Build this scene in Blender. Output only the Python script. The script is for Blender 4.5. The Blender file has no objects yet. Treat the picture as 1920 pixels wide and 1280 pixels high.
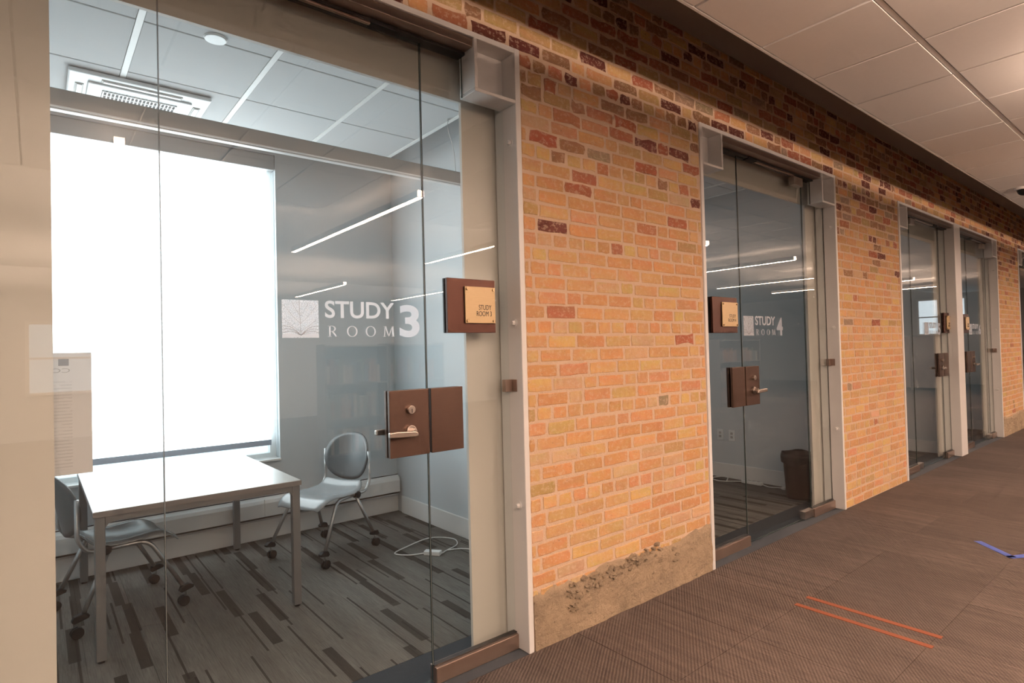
import bpy, math, random
from mathutils import Vector, Matrix, noise

scene = bpy.context.scene
COL = scene.collection
rnd = random.Random(7)

# ------------------------------------------------------------------ camera
F_PX, YAW, PITCH, ROLL = 1097.46, 0.68298, 0.016899, -0.02531
cam_d = bpy.data.cameras.new("camera")
cam_d.sensor_width = 36.0
cam_d.lens = F_PX / 1920.0 * 36.0
cam_d.clip_start = 0.02
cam = bpy.data.objects.new("camera", cam_d)
COL.objects.link(cam)
fw = Vector((math.sin(YAW) * math.cos(PITCH), math.cos(YAW) * math.cos(PITCH), math.sin(PITCH)))
rt = Vector((math.cos(YAW), -math.sin(YAW), 0))
up = rt.cross(fw)
r2 = rt * math.cos(ROLL) + up * math.sin(ROLL)
u2 = up * math.cos(ROLL) - rt * math.sin(ROLL)
M = Matrix((r2, u2, -fw)).transposed().to_4x4()
M.translation = Vector((0, -2.18, 1.46))
cam.matrix_world = M
scene.camera = cam
CAM = Vector((0, -2.18, 1.46))

# ------------------------------------------------------------------ world, light levels, exposure
world = bpy.data.worlds.new("sky")
scene.world = world
world.use_nodes = True
bg = world.node_tree.nodes["Background"]
bg.inputs[0].default_value = (0.82, 0.94, 1.0, 1)
bg.inputs[1].default_value = 2.0
world.cycles.sampling_method = 'NONE'
PENDANT_DOWN = 134.0        # radiance of the lenses of the hall pendants
PENDANT_UP = 1150.0
PENDANT_COL = (1.0, 0.70, 0.525)
BLIND_GLOW = 6.4           # daylight coming through the roller blind of the first room
DIM_BLIND_GLOW = 1.0
HALL_WINDOW_GLOW = 1.6
DAY_COL = (0.88, 0.96, 1.0)

vs = scene.view_settings
vs.view_transform = 'Standard'
vs.look = 'None'
vs.gamma = 1.0
vs.use_curve_mapping = False
vs.exposure = 0.0
scene.cycles.use_denoising = True
scene.cycles.max_bounces = 5
scene.cycles.diffuse_bounces = 3
scene.cycles.glossy_bounces = 3
scene.cycles.use_adaptive_sampling = True
scene.cycles.adaptive_threshold = 0.1
scene.cycles.adaptive_min_samples = 16
scene.cycles.transparent_max_bounces = 14
scene.cycles.sample_clamp_indirect = 6.0
scene.cycles.caustics_reflective = False
scene.cycles.caustics_refractive = False


# ------------------------------------------------------------------ node / material helpers
class NT:
    def __init__(s, name):
        s.m = bpy.data.materials.new(name)
        s.m.use_nodes = True
        s.t = s.m.node_tree
        s.t.nodes.clear()
        s.out = s.t.nodes.new("ShaderNodeOutputMaterial")

    def n(s, typ, inp=None, **kw):
        nd = s.t.nodes.new("ShaderNode" + typ)
        for k, v in kw.items():
            setattr(nd, k, v)
        if inp:
            for k, v in inp.items():
                i = nd.inputs[k]
                if isinstance(v, bpy.types.NodeSocket):
                    s.t.links.new(v, i)
                else:
                    if i.type == 'RGBA' and len(v) == 3:
                        v = (*v, 1)
                    i.default_value = v
        return nd

    def math(s, op, a, b=0.0, c=None):
        d = {0: a, 1: b}
        if c is not None:
            d[2] = c
        return s.n("Math", d, operation=op).outputs[0]

    def mix(s, fac, a, b, blend='MIX'):
        nd = s.n("Mix", None, data_type='RGBA', blend_type=blend)
        for i, v in ((0, fac), (6, a), (7, b)):
            if isinstance(v, bpy.types.NodeSocket):
                s.t.links.new(v, nd.inputs[i])
            else:
                if i and len(v) == 3:
                    v = (*v, 1)
                nd.inputs[i].default_value = v
        return nd.outputs[2]

    def ramp(s, fac, stops):
        nd = s.n("ValToRGB", {0: fac})
        e = nd.color_ramp.elements
        while len(e) < len(stops):
            e.new(0.5)
        for el, (p, c) in zip(e, stops):
            el.position = p
            el.color = (*c, 1) if len(c) == 3 else c
        return nd.outputs[0]

    def pos(s):
        return s.n("NewGeometry").outputs["Position"]

    def scaled(s, vec, sc, loc=(0, 0, 0), rot=(0, 0, 0)):
        return s.n("Mapping", {0: vec, 1: loc, 2: rot, 3: sc}).outputs[0]

    def noise(s, vec, scale, detail=3, rough=0.5):
        return s.n("TexNoise", {"Vector": vec, "Scale": scale, "Detail": detail, "Roughness": rough}).outputs[0]

    def bump(s, h, strength, dist):
        return s.n("Bump", {"Strength": strength, "Distance": dist, "Height": h}).outputs[0]

    def pbr(s, color, rough=0.6, metal=0.0, normal=None, spec=None):
        b = s.n("BsdfPrincipled", {"Base Color": color, "Roughness": rough, "Metallic": metal})
        if normal is not None:
            s.t.links.new(normal, b.inputs["Normal"])
        if spec is not None:
            b.inputs["Specular IOR Level"].default_value = spec
        return b.outputs[0]

    def done(s, sh):
        s.t.links.new(sh, s.out.inputs[0])
        return s.m


MAT = {}


def plain(name, col, rough=0.6, metal=0.0, nscale=0, namp=0.08, bscale=0, bstr=0.15, bdist=0.002, spec=None):
    t = NT(name)
    c = col
    p = t.pos()
    if nscale:
        f = t.noise(p, nscale, 4)
        c = t.mix(f, tuple(x * (1 - namp) for x in col), tuple(min(1, x * (1 + namp)) for x in col))
    nrm = t.bump(t.noise(p, bscale, 3), bstr, bdist) if bscale else None
    MAT[name] = t.done(t.pbr(c, rough, metal, nrm, spec))
    return MAT[name]


def emit(name, col, strength):
    t = NT(name)
    MAT[name] = t.done(t.n("Emission", {0: col, 1: strength}).outputs[0])
    MAT[name].cycles.emission_sampling = 'FRONT'


plain('white_paint', (0.78, 0.775, 0.76), 0.45, nscale=3, namp=0.03)
plain('white_steel', (0.80, 0.79, 0.775), 0.38, nscale=5, namp=0.03)
plain('room_wall', (0.61, 0.655, 0.68), 0.6, nscale=1.5, namp=0.02, bscale=160, bstr=0.06)
plain('inner_wall', (0.71, 0.675, 0.62), 0.55, nscale=1.5, namp=0.02, bscale=160, bstr=0.05)
plain('deck', (0.26, 0.235, 0.21), 0.8, nscale=2, namp=0.05)
plain('hall_wall', (0.55, 0.56, 0.57), 0.7, nscale=2, namp=0.03)
plain('tile_white', (0.80, 0.79, 0.775), 0.85, nscale=40, namp=0.025, bscale=350, bstr=0.15, bdist=0.001)
plain('room_tile', (0.56, 0.57, 0.58), 0.9, nscale=40, namp=0.02, bscale=350, bstr=0.15, bdist=0.001)
plain('grid_white', (0.82, 0.82, 0.81), 0.5)
plain('groove_shade', (0.42, 0.40, 0.38), 0.7)  # darker cross bars, the shade of the tile grooves put into their colour
plain('tile_back', (0.30, 0.29, 0.28), 0.9)
plain('black_plastic', (0.012, 0.012, 0.013), 0.5, spec=0.3)
plain('black_metal', (0.03, 0.028, 0.027), 0.4, 0.3)
plain('silver_tube', (0.46, 0.46, 0.46), 0.38, 0.85)
plain('chair_plastic', (0.105, 0.115, 0.12), 0.36, nscale=60, namp=0.03)
plain('seat_plastic_lit', (0.30, 0.32, 0.33), 0.2, nscale=60, namp=0.03)  # lighter than the backrest: the window's reflection is painted into the seat
plain('table_frame', (0.19, 0.19, 0.19), 0.4, 0.3)
plain('table_edge', (0.21, 0.19, 0.18), 0.5)
plain('fixture_metal', (0.36, 0.335, 0.315), 0.45, 0.2)
plain('fixture_lens', (0.75, 0.76, 0.76), 0.3)
plain('ac_white', (0.80, 0.82, 0.83), 0.4)
plain('ac_grey', (0.42, 0.41, 0.39), 0.5)
plain('cord_white', (0.80, 0.80, 0.79), 0.4)
plain('chrome', (0.75, 0.74, 0.73), 0.18, 1.0)
plain('nickel', (0.62, 0.55, 0.50), 0.30, 1.0, nscale=80, namp=0.05)
plain('gold_screw', (0.45, 0.33, 0.2), 0.3, 1.0)
plain('ink', (0.025, 0.02, 0.018), 0.6)
plain('slate', (0.030, 0.037, 0.046), 0.85, nscale=300, namp=0.3)
plain('glass_edge', (0.03, 0.055, 0.05), 0.15)
plain('seal_grey', (0.20, 0.22, 0.22), 0.3)
plain('bin_black', (0.022, 0.017, 0.016), 0.5)
plain('shelf_steel', (0.16, 0.15, 0.15), 0.5)
plain('tape_blue', (0.06, 0.10, 0.38), 0.6, nscale=60, namp=0.15)
plain('blind_hem', (0.42, 0.48, 0.58), 0.5)
plain('blind_box', (0.52, 0.54, 0.55), 0.5)
plain('window_frame', (0.74, 0.80, 0.82), 0.4)
plain('seam_dark', (0.05, 0.05, 0.05), 0.8)
emit('pendant_lens', PENDANT_COL, PENDANT_DOWN)
emit('pendant_end', PENDANT_COL, 22.0)
emit('pendant_top', PENDANT_COL, PENDANT_UP)
emit('blind_fabric', DAY_COL, BLIND_GLOW)
emit('dim_blind', DAY_COL, DIM_BLIND_GLOW)
emit('hall_window', (0.86, 0.95, 1.0), HALL_WINDOW_GLOW)


def make_bronze(name, a, b, rough, sc=(3, 3, 160)):
    t = NT(name)
    p = t.scaled(t.pos(), sc)
    f = t.noise(p, 6, 3)
    f2 = t.noise(t.pos(), 5, 2)
    c = t.mix(t.math('MULTIPLY', t.math('ADD', f, f2), 0.5), a, b)
    MAT[name] = t.done(t.pbr(c, rough, 0.75))


make_bronze('bronze', (0.085, 0.052, 0.040), (0.135, 0.085, 0.066), 0.34)
make_bronze('bronze_rail', (0.30, 0.22, 0.18), (0.40, 0.30, 0.25), 0.28, (160, 3, 3))
make_bronze('sign_board', (0.042, 0.016, 0.011), (0.068, 0.027, 0.018), 0.45)

t = NT('sign_gold')
c = t.mix(t.noise(t.scaled(t.pos(), (3, 3, 80)), 8, 2), (0.58, 0.42, 0.23), (0.70, 0.52, 0.30))
MAT['sign_gold'] = t.done(t.pbr(c, 0.42, 0.25))

# glass: clear pane, Schlick reflection of both faces
t = NT('glass')
g = t.n("NewGeometry")
dot = t.n("VectorMath", {0: g.outputs["Normal"], 1: g.outputs["Incoming"]}, operation='DOT_PRODUCT').outputs["Value"]
om = t.math('SUBTRACT', 1.0, t.math('ABSOLUTE', dot))
fr = t.math('MULTIPLY_ADD', t.math('POWER', om, 5.0), 0.945, 0.055)
tr = t.n("BsdfTransparent", {0: (0.965, 0.985, 0.98)})
gl = t.n("BsdfGlossy", {0: (1, 1, 1), 1: 0.0})
mx = t.n("MixShader", {0: fr, 1: tr.outputs[0], 2: gl.outputs[0]})
MAT['glass'] = t.done(mx.outputs[0])


def make_vinyl(name, col, opacity, veins=False):
    t = NT(name)
    d = t.n("BsdfDiffuse", {0: col})
    l = t.n("BsdfTranslucent", {0: col})
    m = t.n("MixShader", {0: 0.68, 1: d.outputs[0], 2: l.outputs[0]}).outputs[0]
    tp = t.n("BsdfTransparent", {0: (1, 1, 1)}).outputs[0]
    fac = opacity
    if veins:
        v = t.n("TexVoronoi", {"Vector": t.pos(), "Scale": 130.0}, feature='DISTANCE_TO_EDGE').outputs["Distance"]
        fac = t.math('MULTIPLY_ADD', t.math('GREATER_THAN', v, 0.06), 0.42, opacity - 0.42)
    MAT[name] = t.done(t.n("MixShader", {0: fac, 1: tp, 2: m}).outputs[0])


make_vinyl('vinyl', (0.95, 0.96, 0.98), 0.96)
make_vinyl('vinyl_number', (0.92, 0.94, 0.98), 0.72)
make_vinyl('vinyl_logo', (0.94, 0.96, 0.99), 0.97, True)
make_vinyl('vinyl_page', (0.95, 0.96, 0.98), 0.97)
plain('vinyl_line', (0.30, 0.31, 0.33), 0.7)

t = NT('paper')
p = t.n("TexCoord").outputs["Object"]
sx = t.n("SeparateXYZ", {0: p})
ln = t.math('GREATER_THAN', t.math('FRACT', t.math('MULTIPLY', sx.outputs[2], 95.0)), 0.62)
inx = t.math('MULTIPLY', t.math('GREATER_THAN', sx.outputs[0], -0.09), t.math('LESS_THAN', sx.outputs[0], 0.055))
inz = t.math('MULTIPLY', t.math('LESS_THAN', sx.outputs[2], 0.31), t.math('GREATER_THAN', sx.outputs[2], 0.02))
msk = t.math('MULTIPLY', t.math('MULTIPLY', ln, inx), inz)
msk = t.math('MULTIPLY', msk, t.math('GREATER_THAN', t.noise(t.scaled(p, (30, 1, 95)), 1.0, 1), 0.40))
c = t.mix(t.math('MULTIPLY', msk, 0.22), (0.82, 0.80, 0.79), (0.3, 0.3, 0.3))
d = t.n("BsdfDiffuse", {0: c})
l = t.n("BsdfTranslucent", {0: c})
MAT['paper'] = t.done(t.n("MixShader", {0: 0.30, 1: d.outputs[0], 2: l.outputs[0]}).outputs[0])

# brick: colour of each brick is stored with its mesh, material adds firing bands, pits and mortar smears
t = NT('brick')
col = t.n("VertexColor", layer_name="Col")
P = t.pos()
band = t.noise(t.scaled(P, (14, 1, 4)), 3.2, 3, 0.6)
c = t.mix(t.math('MULTIPLY', t.math('SUBTRACT', band, 0.35), 1.1), col.outputs[0], t.mix(1.0, col.outputs[0], (0.86, 0.66, 0.55), 'MULTIPLY'))
c = t.mix(t.math('MULTIPLY', t.noise(P, 55, 4, 0.7), 0.45), c, t.mix(1.0, c, (1.28, 1.22, 1.12), 'MULTIPLY'))
smear = t.ramp(t.noise(t.scaled(P, (1, 1, 1.5)), 30, 5, 0.78), [(0.53, (0, 0, 0)), (0.575, (1, 1, 1))])
c = t.mix(t.math('MULTIPLY', smear, 0.42), c, (0.62, 0.46, 0.34))
pit = t.ramp(t.noise(P, 60, 3, 0.8), [(0.30, (1, 1, 1)), (0.36, (0, 0, 0))])
c = t.mix(t.math('MULTIPLY', pit, 0.55), c, (0.10, 0.06, 0.045))
h = t.math('ADD', t.noise(P, 130, 1, 0.7), t.math('MULTIPLY', t.noise(P, 30, 1), 1.5))
MAT['brick'] = t.done(t.pbr(c, 0.9, 0, t.bump(h, 0.35, 0.003), 0.2))

t = NT('mortar')
P = t.pos()
c = t.mix(t.noise(P, 9, 5, 0.65), (0.54, 0.385, 0.27), (0.66, 0.50, 0.375))
pit = t.ramp(t.noise(P, 60, 5, 0.8), [(0.28, (1, 1, 1)), (0.33, (0, 0, 0))])
c = t.mix(t.math('MULTIPLY', pit, 0.6), c, (0.09, 0.06, 0.05))
h = t.math('ADD', t.noise(P, 90, 2, 0.7), t.noise(P, 25, 1))
MAT['mortar'] = t.done(t.pbr(c, 0.95, 0, t.bump(h, 0.6, 0.006), 0.15))

def make_concrete(name, lo, hi, pits):
    t = NT(name)
    P = t.pos()
    c = t.mix(t.noise(P, 5, 6, 0.6), lo, hi)
    stain = t.ramp(t.noise(t.scaled(P, (1, 1, 1.6)), 4.5, 7, 0.7), [(0.46, (0, 0, 0)), (0.60, (1, 1, 1))])
    c = t.mix(t.math('MULTIPLY', stain, 0.5), c, (0.21, 0.165, 0.12))
    pit = t.ramp(t.noise(P, 24, 9, 0.75), [(0.33, (1, 1, 1)), (0.40, (0, 0, 0))])
    c = t.mix(t.math('MULTIPLY', pit, pits), c, (0.05, 0.038, 0.03))
    h = t.math('ADD', t.noise(P, 60, 6, 0.7), t.math('MULTIPLY', t.noise(P, 14, 5), 2.0))
    MAT[name] = t.done(t.pbr(c, 0.95, 0, t.bump(h, 0.8, 0.014), 0.15))


make_concrete('concrete', (0.31, 0.235, 0.16), (0.44, 0.335, 0.23), 0.75)
make_concrete('rubble', (0.20, 0.155, 0.11), (0.40, 0.31, 0.215), 0.9)

# hall carpet tile
t = NT('hall_carpet')
P = t.pos()
ri = t.n("ObjectInfo").outputs["Random"]
st = t.noise(t.scaled(P, (230, 9, 1)), 1.0, 4, 0.7)
wv = t.noise(t.scaled(P, (26, 1.1, 1)), 1.0, 4, 0.65)
sp = t.noise(t.scaled(P, (420, 160, 1)), 1.0, 2, 0.6)
f = t.math('ADD', t.math('MULTIPLY', st, 0.45), t.math('MULTIPLY_ADD', sp, 0.25, t.math('MULTIPLY', wv, 0.30)))
c = t.ramp(f, [(0.36, (0.036, 0.027, 0.023)), (0.64, (0.128, 0.101, 0.088))])
ridge = t.scaled(P, (1, 1, 1), rot=(0, 0, 0.95))
rib = t.n("TexWave", {"Vector": ridge, "Scale": 21.0, "Distortion": 1.0, "Detail": 1.0}, wave_type='BANDS').outputs[1]
patch = t.ramp(t.noise(P, 1.3, 2), [(0.47, (0, 0, 0)), (0.53, (1, 1, 1))])
ribm = t.math('MULTIPLY', t.math('ADD', t.math('GREATER_THAN', ri, 0.55), patch), 0.40)
c = t.mix(t.math('MULTIPLY', ribm, rib), c, (0.032, 0.024, 0.021))
c = t.mix(t.math('MULTIPLY', ri, 0.3), c, (0.064, 0.051, 0.044))
h = t.math('ADD', sp, rib)
MAT['hall_carpet'] = t.done(t.pbr(c, 0.95, 0, t.bump(h, 0.5, 0.004), 0.1))

t = NT('orange_yarn')
P = t.pos()
w = t.n("TexWave", {"Vector": t.scaled(P, (1, 1, 1), rot=(0, 0, 0.8)), "Scale": 45.0, "Distortion": 0.6}, wave_type='BANDS').outputs[1]
c = t.mix(t.math('MULTIPLY', w, 0.8), (0.23, 0.058, 0.028), (0.16, 0.078, 0.045))
MAT['orange_yarn'] = t.done(t.pbr(c, 0.9, 0, None, 0.1))

# study room carpet planks: greige with dark inset bars of varying length
t = NT('room_carpet')
P = t.pos()
s = t.n("SeparateXYZ", {0: P})
ri = t.n("ObjectInfo").outputs["Random"]


lane = t.math('FLOOR', t.math('DIVIDE', s.outputs[0], 0.25))
u_ = t.math('FRACT', t.math('DIVIDE', s.outputs[0], 0.25))


def bars(half, length, thresh, seed):
    off = t.n("TexWhiteNoise", {"W": t.math('ADD', lane, seed)}, noise_dimensions='1D').outputs[0]
    iy = t.math('FLOOR', t.math('MULTIPLY_ADD', s.outputs[1], 1.0 / length, t.math('MULTIPLY', off, 7.0)))
    wn = t.n("TexWhiteNoise", {"Vector": t.n("CombineXYZ", {0: lane, 1: iy, 2: seed}).outputs[0]}, noise_dimensions='3D')
    cc = t.n("SeparateColor", {0: wn.outputs[1]})
    ctr = t.math('MULTIPLY_ADD', cc.outputs[0], 0.76, 0.12)
    near = t.math('LESS_THAN', t.math('ABSOLUTE', t.math('SUBTRACT', u_, ctr)), half)
    return t.math('MULTIPLY', near, t.math('GREATER_THAN', cc.outputs[1], thresh))


st = t.noise(t.scaled(P, (190, 7, 1)), 1.0, 4, 0.65)
big = t.noise(t.scaled(P, (9, 1.2, 1)), 1.0, 2)
f = t.math('ADD', t.math('MULTIPLY', st, 0.6), t.math('MULTIPLY', big, 0.4))
c = t.ramp(f, [(0.36, (0.115, 0.107, 0.096)), (0.64, (0.215, 0.203, 0.184))])
c = t.mix(t.math('MULTIPLY', bars(0.10, 0.47, 0.28, 0.3), 0.85), c, (0.045, 0.036, 0.030))
c = t.mix(t.math('MULTIPLY', bars(0.022, 0.66, 0.30, 3.7), 0.85), c, (0.040, 0.032, 0.027))
c = t.mix(t.math('MULTIPLY', bars(0.022, 0.83, 0.40, 8.2), 0.85), c, (0.040, 0.032, 0.027))
c = t.mix(t.math('MULTIPLY', ri, 0.25), c, (0.115, 0.104, 0.091))
h = t.noise(t.scaled(P, (300, 80, 1)), 1.0, 2)
MAT['room_carpet'] = t.done(t.pbr(c, 0.95, 0, t.bump(h, 0.4, 0.003), 0.1))

t = NT('table_top')
c = t.mix(t.noise(t.scaled(t.pos(), (60, 4, 1)), 1.0, 3), (0.44, 0.42, 0.39), (0.52, 0.50, 0.47))
MAT['table_top'] = t.done(t.pbr(c, 0.30, 0, None, 0.6))

for i, c in enumerate([(0.35, 0.30, 0.25), (0.12, 0.05, 0.05), (0.06, 0.10, 0.16), (0.45, 0.40, 0.34), (0.10, 0.13, 0.09), (0.30, 0.14, 0.08)]):
    plain('book_%d' % i, c, 0.6, nscale=30, namp=0.15)


# ------------------------------------------------------------------ mesh helpers
class MB:
    def __init__(s):
        s.v, s.f, s.mi, s.col = [], [], [], []

    def add(s, verts, faces, mi=0):
        b = len(s.v)
        s.v += [tuple(p) for p in verts]
        s.f += [tuple(b + i for i in f) for f in faces]
        s.mi += [mi] * len(faces)
        return s

    def box(s, x0, x1, y0, y1, z0, z1, mi=0):
        v = [(x, y, z) for z in (z0, z1) for y in (y0, y1) for x in (x0, x1)]
        f = [(0, 2, 3, 1), (4, 5, 7, 6), (0, 1, 5, 4), (2, 6, 7, 3), (0, 4, 6, 2), (1, 3, 7, 5)]
        return s.add(v, f, mi)

    def lit_box(s, x0, x1, y0, y1, z0, z1, faces):
        """box whose listed faces carry material 1: 0 bottom, 1 top, 2 front (-y), 3 back (+y), 4 left, 5 right"""
        s.box(x0, x1, y0, y1, z0, z1)
        for k in faces:
            s.mi[len(s.mi) - 6 + k] = 1
        return s

    def tube(s, path, r, n=10, mi=0, squash=None):
        path = [Vector(p) for p in path]
        rings = []
        prev = None
        for i, p in enumerate(path):
            d = (path[min(i + 1, len(path) - 1)] - path[max(i - 1, 0)]).normalized()
            if prev is None:
                a = Vector((0, 0, 1)) if abs(d.z) < 0.9 else Vector((1, 0, 0))
                e1 = d.cross(a).normalized()
            else:
                e1 = (prev - d * prev.dot(d)).normalized()
            prev = e1
            e2 = d.cross(e1)
            rr = r[i] if isinstance(r, (list, tuple)) else r
            rings.append([p + e1 * rr * math.cos(2 * math.pi * k / n) + e2 * rr * math.sin(2 * math.pi * k / n) for k in range(n)])
        v = [q for ring in rings for q in ring]
        f = []
        for i in range(len(rings) - 1):
            for k in range(n):
                k2 = (k + 1) % n
                f.append((i * n + k, i * n + k2, (i + 1) * n + k2, (i + 1) * n + k))
        f.append(tuple(range(n))[::-1])
        f.append(tuple((len(rings) - 1) * n + k for k in range(n)))
        return s.add(v, f, mi)

    def cyl(s, c, axis, r, h, n=20, r2=None, mi=0):
        c = Vector(c)
        a = Vector(axis).normalized()
        return s.tube([c, c + a * h], [r, r if r2 is None else r2], n, mi)

    def prism(s, poly, plane, d0, d1, mi=0):
        """poly in 2D; plane 'xz' extrudes along y, 'xy' along z, 'yz' along x"""
        def P(u, w, d):
            return {'xz': (u, d, w), 'xy': (u, w, d), 'yz': (d, u, w)}[plane]
        n = len(poly)
        v = [P(u, w, d0) for u, w in poly] + [P(u, w, d1) for u, w in poly]
        f = [tuple(range(n)), tuple(range(2 * n - 1, n - 1, -1))]
        f += [(i, i + n, (i + 1) % n + n, (i + 1) % n) for i in range(n)]
        return s.add(v, f, mi)

    def build(s, name, mat, parent=None, smooth=False, bevel=0, world=True, label=None, seg=2):
        me = bpy.data.meshes.new(name)
        off = wloc(parent) if (parent is not None and world) else Vector((0, 0, 0))
        me.from_pydata([tuple(Vector(p) - off) for p in s.v], [], s.f)
        mats = mat if isinstance(mat, (list, tuple)) else [mat]
        for m in mats:
            me.materials.append(MAT[m])
        if len(mats) > 1:
            me.polygons.foreach_set("material_index", s.mi)
        if s.col:
            ca = me.color_attributes.new("Col", 'FLOAT_COLOR', 'POINT')
            ca.data.foreach_set("color", [x for c in s.col for x in c])
        fixn(me)
        if smooth:
            me.polygons.foreach_set("use_smooth", [True] * len(me.polygons))
        me.update()
        o = bpy.data.objects.new(name, me)
        COL.objects.link(o)
        if parent is not None:
            o.parent = parent
        if bevel:
            b = o.modifiers.new("bevel", 'BEVEL')
            b.width = bevel
            b.segments = seg
            b.limit_method = 'ANGLE'
        if smooth and not bevel:
            pass
        if label:
            o["label"] = label
        return o


import bmesh


def fixn(me):
    bm = bmesh.new()
    bm.from_mesh(me)
    bmesh.ops.recalc_face_normals(bm, faces=bm.faces)
    bm.to_mesh(me)
    bm.free()


def wloc(o):
    l = Vector((0, 0, 0))
    while o is not None:
        l += o.location
        o = o.parent
    return l


def tag(o, label=None, cat=None, group=None, kind=None):
    if label:
        o["label"] = label
    if cat:
        o["category"] = cat
    if group:
        o["group"] = group
    if kind:
        o["kind"] = kind
    return o


def empty(name, loc=(0, 0, 0), rz=0, parent=None):
    o = bpy.data.objects.new(name, None)
    o.empty_display_size = 0.1
    COL.objects.link(o)
    o.location = loc
    o.rotation_euler = (0, 0, rz)
    if parent is not None:
        o.parent = parent
    return o


def thing(name, label, cat, loc=(0, 0, 0), rz=0, group=None):
    return tag(empty(name, loc, rz), label, cat, group)


def structure(name, loc=(0, 0, 0)):
    return tag(empty(name, loc), kind='structure')


def smooth_path(pts, n=6):
    """Catmull-Rom through the points"""
    pts = [Vector(p) for p in pts]
    out = []
    for i in range(len(pts) - 1):
        p0, p1, p2, p3 = pts[max(i - 1, 0)], pts[i], pts[i + 1], pts[min(i + 2, len(pts) - 1)]
        for k in range(n):
            u = k / n
            out.append(0.5 * ((2 * p1) + (p2 - p0) * u + (2 * p0 - 5 * p1 + 4 * p2 - p3) * u * u + (3 * p1 - p0 - 3 * p2 + p3) * u ** 3))
    out.append(pts[-1])
    return out


def round_path(pts, r, n=5):
    """polyline with rounded corners"""
    pts = [Vector(p) for p in pts]
    out = [pts[0]]
    for i in range(1, len(pts) - 1):
        a = (pts[i - 1] - pts[i])
        b = (pts[i + 1] - pts[i])
        rr = min(r, a.length * 0.45, b.length * 0.45)
        A, B = pts[i] + a.normalized() * rr, pts[i] + b.normalized() * rr
        for k in range(n + 1):
            u = k / n
            out.append(A * (1 - u) ** 2 + pts[i] * 2 * u * (1 - u) + B * u * u)
    out.append(pts[-1])
    return out


def copy_tree(o, parent=None):
    c = o.copy()
    COL.objects.link(c)
    c.parent = parent
    for ch in list(o.children):
        copy_tree(ch, c)
    return c


def text_obj(name, txt, x0, x1, z0, z1, y, mat, parent, thick=0.0006, offset=0.0, mirror=False):
    cu = bpy.data.curves.new(name + "_font", 'FONT')
    cu.body = txt
    cu.offset = offset
    cu.extrude = 0.001
    cu.resolution_u = 6
    o = bpy.data.objects.new(name + "_tmp", cu)
    COL.objects.link(o)
    dg = bpy.context.evaluated_depsgraph_get()
    me = bpy.data.meshes.new_from_object(o.evaluated_get(dg))
    bpy.data.objects.remove(o)
    bpy.data.curves.remove(cu)
    xs = [v.co.x for v in me.vertices]
    ys = [v.co.y for v in me.vertices]
    ax, bx, ay, by = min(xs), max(xs), min(ys), max(ys)
    off = wloc(parent)
    for v in me.vertices:
        u = (v.co.x - ax) / (bx - ax)
        if mirror:
            u = 1 - u
        w = (v.co.y - ay) / (by - ay)
        yy = y - thick if v.co.z > 0 else y
        v.co = Vector((x0 + u * (x1 - x0), yy, z0 + w * (z1 - z0))) - off
    me.materials.clear()
    me.materials.append(MAT[mat])
    fixn(me)
    o = bpy.data.objects.new(name, me)
    COL.objects.link(o)
    o.parent = parent
    return o


# ------------------------------------------------------------------ layout of the place (metres)
# the brick wall runs along x with its face at y = 0; study rooms lie at y > 0, the hall at y < 0
OPEN = [(-0.24, 1.862), (3.41, 5.51), (7.06, 9.03), (9.23, 11.16), (12.53, 14.6)]
HEAD = 2.945
DECK = 3.51
CEIL = 3.03
BACK = 2.80
GL = 0.10                                    # glass plane
PART = [-0.84, 2.69, 6.02, 9.13, 11.95, 15.6]      # centre lines of the partitions between the rooms
X_END, Y_FAR = 24.0, -12.0

# ------------------------------------------------------------------ floor
fl = MB().box(-8, X_END, Y_FAR, 0.0, -0.2, -0.012).build('floor', 'slate')
tag(fl, kind='structure')
TS = 0.61
tile_mb = MB().box(-TS / 2 + 0.0008, TS / 2 - 0.0008, -TS / 2 + 0.0008, TS / 2 - 0.0008, -0.012, 0)
tile_me = None
rest = MB()
for i in range(-10, 40):
    for j in range(0, 20):
        x = 3.07 + i * TS
        y = -0.0 - (j + 0.5) * TS
        if x > X_END - 0.3 or x < -7.7 or y < Y_FAR + 0.3:
            continue
        if -1.0 < x < 14.5 and j < 6:
            if tile_me is None:
                o = tile_mb.build('carpet_tile', 'hall_carpet', fl)
                tile_me = o.data
            else:
                o = bpy.data.objects.new('carpet_tile', tile_me)
                COL.objects.link(o)
                o.parent = fl
            o.location = (x, y, rnd.uniform(-0.0006, 0.0006))
        else:
            rest.box(x - TS / 2, x + TS / 2, y - TS / 2, y + TS / 2, -0.012, 0)
tag(rest.build('carpet_tiles', 'hall_carpet', fl), kind='stuff')
for x in (3.30, 3.44):
    MB().box(x - 0.017, x + 0.017, -1.24, -0.59, -0.001, 0.0022).build('orange_stripe', 'orange_yarn', fl, label='woven orange stripe in the brown carpet')

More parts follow.
